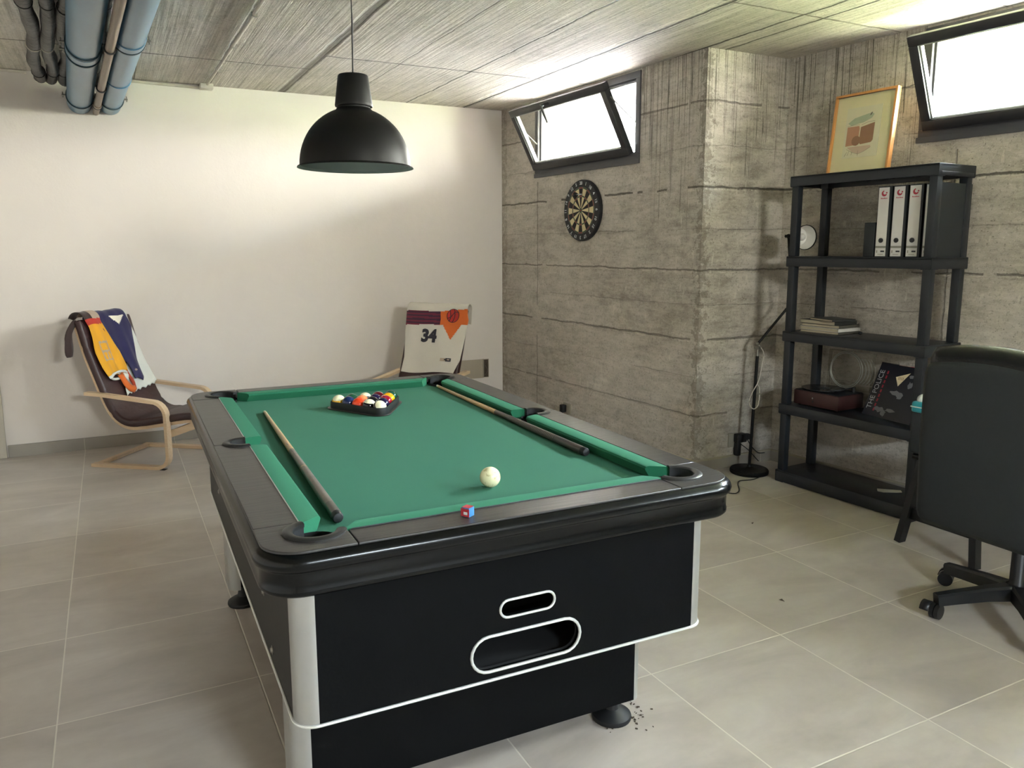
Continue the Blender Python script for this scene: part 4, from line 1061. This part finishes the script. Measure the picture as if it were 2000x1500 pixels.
# loose papers at the left end of the top shelf
for k, (x, y, a, lb) in enumerate(((.03, .055, .1, 'loose white sheet at the left end of the top shelf'), (.05, .11, -.15, 'second loose sheet under the picture on the top shelf'))):
    o = MB().box(0, .15, 0, .10, 0, .002).build('paper_sheet', 'paper', smooth=False); o.matrix_world = S(x, y, 1.853+.0025*k) @ RZ(a); tag(o, lb, 'paper', 'papers on the top shelf')
# lever arch files
bx0 = [.537, .625, .713, .801]
labs = ['black lever arch file with white spine, leftmost of the four, beside the small black speaker', 'black lever arch file with white spine, second from the left on the shelf', 'black lever arch file with white spine, third from the left, half beside the front post', 'lever arch file partly hidden by the front post, its broad black side showing']
def make_file():
    r_ = empty('binder')
    w, d, h = .078, .275, .372
    mb = MB(); mb.box(0, .003, 0, d, 0, h); mb.box(w-.003, w, 0, d, 0, h); mb.box(0, w, 0, .003, 0, h, bev=0); mb.build('cover', 'board', r_, smooth=False)
    MB().box(.004, w-.006, .012, d-.012, .003, h-.04).build('pages', 'page', r_, smooth=False)
    mb = MB(); mb.box(.003, w-.015, -.0008, 0, .004, h-.006, mi=0); mb.box(.003, w-.015, -.0013, -.0008, .048, .050, mi=1); mb.box(.003, w-.015, -.0013, -.0008, .056, .058, mi=1); mb.box(.003, w-.015, -.0012, -.0008, .050, .056, mi=2)
    mb.box(.034, .056, -.0013, -.0008, .026, .034, mi=1); mb.box(.010, .016, -.0012, -.0008, .022, .036, mi=2); mb.box(.018, .050, -.0012, -.0008, .013, .016, mi=2); mb.build('spine_label', ['label', 'ink', 'socket'], r_, smooth=False)
    mb = MB(); mb.lathe([(.0, .003), (.006, .003), (.007, .0045), (.0125, .0045), (.0125, 0)], 20, basis((.033, -.0008, .088), (1, 0, 0), (0, 0, 1))); mb.build('finger_ring', 'ink', r_)
    mb = MB(); LM = basis((.034, -.0009, .335), (1, 0, 0), (0, 0, 1))
    mb.prism(arc(0, 0, .0155, 100, 340, 14)+arc(.003, .003, .009, 330, 110, 12), 0, .0006, LM); mb.prism(arc(.0135, .003, .0042, 0, 340, 10), 0, .0006, LM)
    for k in range(8): mb.box(-.018+k*.0048, -.0148+k*.0048, -.0285, -.0240+(.002 if k in (0, 4) else 0), 0, .0006, LM)
    mb.build('red_emblem', 'red', r_, smooth=False)
    return r_
b0 = make_file()
for k, x in enumerate(bx0):
    o = b0 if k == 0 else copy_tree(b0)
    o.matrix_world = S(x, .058, LV[1]+.0005); tag(o, labs[k], 'binder', 'lever arch files on the second shelf')
sp = empty('speaker', mtx=S(.463, .06, LV[1]+.0006), label='small upright black speaker standing left of the lever arch files', cat='speaker')
MB().box(0, .066, 0, .09, 0, .185, bev=.004).build('body', 'board', sp)
MB().box(.006, .060, -.002, .0, .012, .172, bev=.0008).build('grille', 'back_fabric', sp)
MB().box(.018, .05, .03, .06, .185, .190, bev=.001).build('control_panel', 'conduit', sp)
# stack of books on the third shelf
zz = LV[2]+.0005
bk = [(.072, .07, .26, .20, .014, 'cover_grey', 'grey covered book at the bottom of the stack on the third shelf', .03),
      (.070, .07, .265, .20, .020, 'label', 'thick pale book second from the bottom of the stack', .0),
      (.078, .075, .25, .195, .016, 'cover_grey', 'book with pale page edges in the middle of the stack', .05),
      (.060, .08, .25, .19, .022, 'cover_dark', 'dark thick book near the top of the stack on the third shelf', -.04),
      (.12, .09, .20, .16, .012, 'cover_dark', 'thin dark book topmost of the stack, turned sideways', -.25)]
for x, y, w, d, t, mt, lb, a in bk:
    r_ = empty('book', mtx=S(x, y, zz) @ RZ(a), label=lb, cat='book', group='books stacked on the third shelf')
    mb = MB(); mb.box(0, w, 0, d, 0, .0018); mb.box(0, w, 0, d, t-.0018, t); mb.box(w-.002, w, 0, d, 0, t); mb.build('cover', mt, r_, smooth=False)
    MB().box(.003, w-.003, .003, d-.003, .0018, t-.0018).build('pages', 'page', r_, smooth=False)
    zz += t+.0008
o = MB().sphere((0, 0, 0), .012, 14, sc_=(1, 1, .8)).build('ornament', 'ink'); o.matrix_world = S(.385, .20, LV[2]+.0105); tag(o, 'tiny round black object on the shelf right of the book stack', 'ornament')
# record player
tt_ = empty('record_player', mtx=S(.060, .060, LV[3]+.0005) @ Matrix.Diagonal((.93, .88, .93, 1)), label='red brown suitcase record player with black platter and clear lid on the fourth shelf', cat='record player')
MB().box(0, .335, 0, .265, .008, .100, bev=.005).build('case', 'mahog', tt_)
for fx_ in (.03, .305):
    for fy2 in (.03, .235): MB().cyl((fx_, fy2, 0), (fx_, fy2, .009), .01, 12).build('foot', 'rubber', tt_)
MB().box(.006, .329, .006, .259, .100, .104, bev=.001).build('deck', 'ink', tt_)
mb = MB(); mb.lathe([(0, .106), (.128, .106), (.137, .109), (.137, .113), (.0, .113)], 48, T((.135, .125, .004))); mb.build('record', 'vinylrec', tt_)
mb = MB(); mb.lathe([(0, .1175), (.042, .1175), (.042, .1172)], 30, T((.135, .125, 0))); mb.cyl((.135, .125, .11), (.135, .125, .128), .003, 10); mb.build('record_label', 'board', tt_)
mb = MB(); mb.cyl((.292, .215, .10), (.292, .215, .135), .012, 14); mb.tube(smooth_path([(.292, .235, .132), (.292, .19, .134), (.288, .10, .128), (.255, .055, .122)], 5), .004, 8); mb.box(.238, .262, .04, .062, .114, .126, bev=.002); mb.build('tonearm', 'ink', tt_)
for q in range(2): mb = MB(); mb.cyl((.150, -.006+.0, .040+.022*q), (.150, .004, .040+.022*q), .006, 12); mb.build('knob', 'chrome' if q else 'ink', tt_)
lid = basis((.075, .262, .108), (1, 0, 0), (0, .07, 1))
mb = MB(); ring_frame(mb, 0, .34, 0, .26, .004, -.02, .0, None)
mb2 = MB(); mb2.box(0, .32, 0, .25, -.0015, .0015, lid); mb2.box(0, .004, 0, .25, 0, .03, lid); mb2.box(.316, .32, 0, .25, 0, .03, lid); mb2.box(0, .32, .246, .25, 0, .03, lid)
ld_ = mb2.build('clear_lid', 'clear', tt_, smooth=False)
mb = MB()
for r, x in ((.108, .118), (.118, .120)): mb.tube([lid @ Vector((x+r*math.cos(a), .125+r*math.sin(a), .004)) for a in [2*PI*k/48 for k in range(48)]], .0022, 6, True)
for k in range(5): mb.tube([lid @ Vector((.135+.022*k+.105*math.cos(a), .128+.105*math.sin(a), .003)) for a in [math.radians(-50+100*q/16) for q in range(17)]], .0022-.0002*k, 6)  # shifted arcs stand for reflections of the rings, built as solid tubes
mb.build('rings_and_reflections', 'gasket', ld_)
# record sleeve leaning at the right
def basis2(o_, ex, ey):
    ex = Vector(ex).normalized(); ey = Vector(ey); ey = (ey-ex*ey.dot(ex)).normalized(); return basis(o_, ex, ey)
slm = SM @ basis2((.455, .165, LV[3]+.003), (1, -.18, .0), (.12, .42, 1))
rs = empty('record_sleeve', mtx=slm, label='dark record sleeve with light lettering up its left edge, leaning on the fourth shelf', cat='record sleeve')
MB().box(0, .33, 0, .315, -.003, 0).build('card', 'sleeve', rs, smooth=False)
vt = T((.030, .155, .0004)) @ RZ(PI/2)
text('title', 'THE POLICE', .046, 'numw', rs, vt @ Matrix.Diagonal((.95, 1, 1, 1)), .0003)
mb = MB()
for k in range(9): mb.box(.062, .072, .03+k*.028, .048+k*.028, .0001, .0006)
mb.build('red_subtitle', 'red', rs, smooth=False)
mb = MB(); mb.prism([(.13, .245), (.215, .28), (.165, .195)], .0002, .0007, mi=0)
for k in range(4): mb.box(.150+.010*k, .153+.010*k, .232, .250, .0007, .0009, mi=1)
mb.build('triangle_print', ['mount', 'p_brown'], rs, smooth=False)
mb = MB()
random.seed(3)
for cx, cy, w, h in ((.17, .155, .035, .012), (.20, .14, .02, .018), (.10, .045, .03, .014), (.135, .03, .018, .02), (.175, .05, .03, .010), (.24, .21, .015, .02), (.23, .26, .012, .012)):
    mb.prism([(cx+w*math.cos(a)*(1+.35*random.uniform(-1, 1)), cy+h*math.sin(a)*(1+.35*random.uniform(-1, 1))) for a in [2*PI*k/12 for k in range(12)]], .0002, .0006)
mb.build('grey_print', 'ghost', rs, smooth=False)
mb = MB(); mb.box(.0, .12, .315, .318, -.003, .002, mi=0); mb.box(.12, .20, .315, .3165, -.003, .0, mi=1); mb.box(.2, .3, .315, .3175, -.003, .0, mi=2); mb.build('inner_sleeve_edge', ['ink', 'p_pink', 'maroon_' if False else 'red'], rs, smooth=False)
# teal sponge bag beside it
tb_ = empty('bag', (1.298, .372, .4555), .07, 'dark bag with teal and white top standing on the black stool', 'bag')
mb = MB(); mb.box(-.05, .05, -.05, .05, 0, .205, bev=.012); mb.build('pouch', 'board', tb_, ang=60)
mb = MB(); mb.box(-.052, .052, -.052, .052, .200, .255, bev=.012); mb.build('teal_band', 'c_teal', tb_, ang=60)
mb = MB(); mb.box(-.0535, .0535, -.0535, .0535, .226, .231, bev=.001); mb.build('stripe', 'c_white', tb_)
mb = MB(); mb.sphere((-.005, .015, .262), .034, 16, sc_=(1.1, .9, .8)); mb.sphere((.012, -.01, .272), .024, 12); mb.build('tissue', 'c_white', tb_)
bkx = empty('box', mtx=S(.70, .20, LV[3]+.0005), label='dark box behind the leaning record sleeve', cat='box')
MB().box(0, .12, 0, .09, 0, .10, bev=.003).build('body', 'board', bkx); MB().box(-.001, .121, -.001, .091, .088, .101, bev=.001).build('lid', 'ink', bkx)
o = MB().add([(0, 0, 0), (.09, .085, 0), (.12, .05, .002), (.105, .02, .002), (.06, -.03, 0), (.03, -.04, 0)], [(0, 1, 2, 3, 4, 5)]).build('paper_scrap', 'paper', smooth=False)
o.modifiers.new('thick', 'SOLIDIFY').thickness = .001
o.matrix_world = S(.58, .17, LV[4]+.0015); tag(o, 'torn white paper scrap on the bottom shelf', 'paper')

# ================================================================== OFFICE CHAIR
oc = empty('office_chair', (.930, -.312, 0), 0.0, 'black office chair with tall padded back at the right edge of the view', 'office chair')
for k in range(5):
    a = math.radians(82.0+72*k); d = Vector((math.cos(a), math.sin(a), 0)); pr_ = Vector((-d.y, d.x, 0))
    leg = MB(); pts = [d*.03+Vector((0, 0, .105)), d*.12+Vector((0, 0, .100)), d*.24+Vector((0, 0, .086)), d*.315+Vector((0, 0, .076))]
    leg.sweep(pts, [(-.024, -.026), (.024, -.026), (.024, .018), (.016, .026), (-.016, .026), (-.024, .018)], scales=[1.15, 1, .9, .85]); lo = leg.build('base_leg', 'nylon', oc)
    cs = MB(); c0 = d*.305; wd = Vector((math.cos(a+.6), math.sin(a+.6), 0)); wp = Vector((-wd.y, wd.x, 0))
    cs.cyl(c0+Vector((0, 0, .05)), c0+Vector((0, 0, .075)), .008, 10); co = cs.build('caster', 'nylon', oc)
    for s_ in (-1, 1):
        w2 = MB(); cc_ = c0+wd*.010+Vector((0, 0, .029)); w2.cyl(cc_+wp*(s_*.002), cc_+wp*(s_*.017), .029, 20); w2.build('wheel', 'nylon', co)
    hd_ = MB(); hd_.lathe([(.031, 0), (.031, .034)], 16, basis(c0+wd*.012-wp*.017+Vector((0, 0, .030)), wd, (0, 0, 1)) @ Matrix.Rotation(0, 4, 'X'), a0=0, a1=PI, cap=False); q = hd_.build('hood', 'nylon', co); q.modifiers.new('thick', 'SOLIDIFY').thickness = .002
mb = MB(); mb.lathe([(0, .075), (.042, .075), (.046, .09), (.044, .125), (.030, .135), (.027, .14), (.027, .27), (.024, .275), (0, .275)], 28); mb.build('hub', 'nylon', oc)
mb = MB(); mb.cyl((0, 0, .27), (0, 0, .40), .014, 16); mb.build('gas_lift', 'zinc', oc)
MB().box(-.12, .12, -.07, .07, .395, .430, bev=.01).build('seat_plate', 'nylon', oc)
MB().box(-.19, .28, -.235, .235, .430, .520, bev=.035).build('seat', 'leather', oc, ang=60)
def pad(name, mat, x0, x1, w, z0, z1, lean, bulge, rr, topcurve=.0):
    mb = MB(); N1, N2 = 24, 30
    for side in (0, 1):
        vv = []
        for j in range(N2+1):
            tz_ = -1+2*j/N2
            for i in range(N1+1):
                ty = -1+2*i/N1
                # superellipse outline
                k = 1-max(0, abs(tz_)-(1-rr))**2/rr**2*(.10)
                e_ = (1-abs(ty)**8)*(1-abs(tz_)**(10 if tz_ < 0 else 5))
                z = z0+(z1-z0)*(tz_+1)/2 - topcurve*ty*ty*(1 if tz_ > 0 else 0)*((tz_+1)/2)
                y = ty*w/2*k*(1-.05*max(0, -tz_))
                x = (x0 if side == 0 else x1)
                xm = (x0+x1)/2; x = xm+(x-xm)*(.25+.75*e_**.5)+lean*((tz_+1)/2)+(bulge*(1-ty*ty)*(1-tz_*tz_) if side else 0)-.012*ty*ty*0
                vv.append((x, y, z))
        W_ = N1+1; mb.add(vv, [(j*W_+i, j*W_+i+1, (j+1)*W_+i+1, (j+1)*W_+i) for j in range(N2) for i in range(N1)])
    n0 = (N1+1)*(N2+1); W_ = N1+1
    ring = [i for i in range(W_)]+[j*W_+N1 for j in range(1, N2+1)]+[N2*W_+i for i in range(N1-1, -1, -1)]+[j*W_ for j in range(N2-1, 0, -1)]
    mb.f += [(ring[q], ring[(q+1) % len(ring)], n0+ring[(q+1) % len(ring)], n0+ring[q]) for q in range(len(ring))]; mb.mi += [0]*len(ring)
    return mb.build(name, mat, oc, ang=70)
pad('back_cushion', 'leather', -.342, -.215, .472, .378, 1.090, -.0, .02, .16, .022)
pad('back_shell', 'back_fabric', -.350, -.300, .460, .385, 1.030, -.0, 0, .16, .020)
mb = MB(); mb.sweep([(-.10, 0, .41), (-.22, 0, .405), (-.29, 0, .43), (-.32, 0, .55)], [(-.035, -.006), (.035, -.006), (.035, .006), (-.035, .006)], up=(0, 0, 1)); mb.build('back_bracket', 'nylon', oc)
for s_ in (-1, 1):
    mb = MB(); mb.tube(smooth_path([(.10, s_*.245, .45), (.12, s_*.275, .55), (.10, s_*.28, .66), (-.05, s_*.28, .675), (-.20, s_*.275, .66)], 5), .016, 10); mb.build('armrest', 'nylon', oc)

# black stool behind it
st = empty('stool', (1.425, .235, 0), 0, 'black stool with splayed legs behind the office chair, right of the shelving', 'stool')
mb = MB(); mb.box(-.175, .175, -.17, .17, .425, .455, bev=.012); mb.build('seat', 'molding', st, ang=60)
for sx in (-1, 1):
    for sy in (-1, 1):
        mb = MB(); mb.sweep([(sx*.180, sy*.190, .0), (sx*.135, sy*.130, .428)], [(-.022, -.016), (.022, -.016), (.022, .016), (-.022, .016)], up=(0, 1, 0)); mb.build('leg', 'nylon', st)
for sx in (-1, 1): MB().box(sx*.158-.011, sx*.158+.011, -.170, .170, .125, .180, bev=.003).build('stretcher', 'nylon', st)
for sy in (-1, 1): MB().box(-.150, .150, sy*.158-.011, sy*.158+.011, .245, .285, bev=.003).build('stretcher', 'nylon', st)
mb = MB(); mb.lathe([(0, .003), (.005, .003), (.006, 0)], 12, basis((-.1695, .04, .155), (0, -1, 0), (0, 0, 1))); mb.build('bolt', 'chrome', st)

# ================================================================== PIPES UNDER THE CEILING
def pipe(name, xa, ya, xb, yb, z, r, mat, lab, rings, cat='pipe', sock=()):
    d = Vector((xb-xa, yb-ya, 0)); L = d.length; q = d.to_track_quat('Z', 'Y').to_matrix().to_4x4(); q.translation = (xa, ya, z)
    root = empty(name, mtx=q, label=lab, cat=cat)
    mb = MB(); prof = [(r, 0)]
    for s0, s1 in sock: prof += [(r, s0), (r+.005, s0+.002), (r+.005, s1), (r, s1+.002)]
    prof.append((r, L)); mb.lathe(prof, 40); mb.build('tube', mat, root)
    qi = q.inverted().to_3x3()
    upl = qi @ Vector((0, 0, 1)); sdl = qi @ Vector((1, 0, 0))
    for t in rings:
        c = MB(); c.lathe([(r+.001, t-.006), (r+.007, t-.006), (r+.007, t+.006), (r+.001, t+.006)], 40); ro = c.build('clamp_ring', 'pipe_ring' if 'blue' in mat or mat == 'pipe' else 'rubber', root)
        if r > .05:
            w = MB()
            for sg in (-1, 1):
                w.cyl(Vector((0, 0, t))+sdl*sg*(r+.004), Vector((0, 0, t))+sdl*sg*(r+.028), .006, 8)
                w.cyl(Vector((0, 0, t))+sdl*sg*(r+.022)+upl*(-.016), Vector((0, 0, t))+sdl*sg*(r+.022)+upl*.02, .0035, 8)
            w.cyl(Vector((0, 0, t))+upl*(r+.004), Vector((0, 0, t))+upl*(H-z-.0), .004, 8)
            w.build('hanger_screw', 'zinc', ro)
    return root
sl = .037
def px_(x0, y): return x0+sl*(4.33-y)
pipe('drain_pipe', -2.250, 4.325, px_(-2.250, -1.0), -1.0, 2.437, .077, 'pipe', 'left of the two thick blue grey drain pipes below the ceiling', [.26, 1.62, 1.78, 3.6, 5.0], sock=((1.66, 1.75),))
pipe('drain_pipe', -2.064, 4.325, px_(-2.064, -1.0), -1.0, 2.437, .070, 'pipe', 'right of the two thick blue grey drain pipes below the ceiling', [.26, 1.98, 3.3, 5.0], sock=((1.0, 1.06), (2.0, 2.08)))
pipe('thin_pipe', -2.154, 4.325, -2.154+.040*5.3, -1.0, 2.378, .021, 'brownpipe', 'thin taupe pipe running between the two blue grey drain pipes', [.30, .95, 2.0], sock=((.28, .36),))
for k, (x0, lb) in enumerate(((-2.475, 'outermost left black insulated pipe below the ceiling'), (-2.400, 'second black insulated pipe from the left below the ceiling'), (-2.325, 'third black insulated pipe from the left, next to the left drain pipe'), (-2.155, 'black insulated pipe tucked above the thin pipe between the drain pipes'))):
    pts = []; scs = []
    y = 4.20
    pts = [(x0, 4.235, 2.578), (x0, 4.225, 2.565)]
    scs = [.85, .9]
    while y > -1:
        i = len(pts); pts.append((px_(x0, y)+.010*math.sin(y*5+k*2)-.0*y, y, 2.548+.010*math.sin(y*3.3+k)-(.02 if y < 4.1 else 0))); scs.append(1+.10*math.sin(y*15+k*1.7)); y -= .06
    if k == 3: pts = [(a, b, c+.012) for a, b, c in pts[2:]]; scs = [s_*.8 for s_ in scs[2:]]
    r_ = empty('insulated_pipe', pts[0], 0, lb, 'pipe', 'black insulated pipes')
    r_.location = (0, 0, 0)
    mb = MB(); mb.tube(pts, .034, 14, scales=scs, up=(1, 0, 0)); mb.build('insulation', 'insul', r_, ang=80)
    for t in range(8, len(pts)-2, 13):
        c = Vector(pts[t]); c2 = Vector(pts[t+1]); b_ = MB(); b_.cyl(c, c+(c2-c)*.15, 0.037*scs[t], 16); b_.build('tape_band', 'conduit' if t % 2 else 'rubber', r_)
# conduits
def conduit(pts, lab, r=.009, clips=()):
    root = empty('conduit', (0, 0, 0), 0, lab, 'conduit')
    MB().tube(pts, r, 10).build('tube', 'conduit', root)
    for c in clips: MB().box(c[0]-.014, c[0]+.014, c[1]-.006, c[1]+.006, c[2]-.011, H-.0005 if c[1] < 4.2 else c[2]+.012).build('clip', 'zinc', root)
    return root
conduit([(-1.405, -1, H-.013), (-1.408, 2, H-.013), (-1.425, 4.20, H-.013)], 'thin grey conduit running along the ceiling towards the wall box', clips=[(-1.408, y, H-.013) for y in (.6, 1.6, 2.3, 3.0, 3.7)])
conduit([(-1.46, 4.318, H-.020), (-2.0, 4.318, H-.012), (-2.30, 4.318, H-.012)], 'short thin conduit along the top of the plaster wall right of the pipes', .010)
conduit([(-2.55, 4.318, H-.012), (-4.2, 4.318, H-.012)], 'thin conduit along the top of the plaster wall left of the pipes', .010)
jb = empty('junction_box', (-1.425, 4.27, H), 0, 'small grey box where conduits meet at the ceiling edge', 'junction box')
MB().box(-.045, .045, -.04, .055, -.035, 0, bev=.005).build('box', 'conduit', jb)
MB().lathe([(0, -.038), (.022, -.038), (.026, -.035)], 16).build('cover', 'conduit', jb)

# ================================================================== SMALL DEBRIS
random.seed(11)
def leaf(x, y, s_, lb):
    o = MB().add([(-s_, 0, 0), (-.3*s_, .5*s_, .3*s_), (s_, .1*s_, .1*s_), (.2*s_, -.5*s_, .5*s_)], [(0, 3, 1), (1, 3, 2)]).build('dry_leaf', 'leaf', smooth=False)
    o.modifiers.new('thick', 'SOLIDIFY').thickness = .001
    o.location = (x, y, .0015); o.rotation_euler = (0, 0, x*9); tag(o, lb, 'dry leaf', 'dry leaves on the floor')
leaf(.222, .205, .012, 'dry leaf flake on the floor tile between the table and the office chair')
leaf(.780, .945, .011, 'dry leaf flake on the floor tile nearer the shelving')
leaf(-.905, -.80, .012, 'dry leaf flake at the bottom of the view near the table foot')
db_ = MB()
for k in range(46):
    a = random.uniform(-2.4, .5); rr_ = .07+abs(random.gauss(0, .035)); x = -.845+rr_*math.cos(a); y = -.115+rr_*math.sin(a); s_ = random.uniform(.001, .004)
    db_.box(-s_, s_, -s_*.5, s_*.5, 0, s_*.7, T((x, y, .0002)) @ RZ(random.uniform(0, 3)))
o = db_.build('floor_crumbs', 'leaf', smooth=False); tag(o, 'scattered grey crumbs on the floor around the near right table foot', 'debris', kind='stuff')
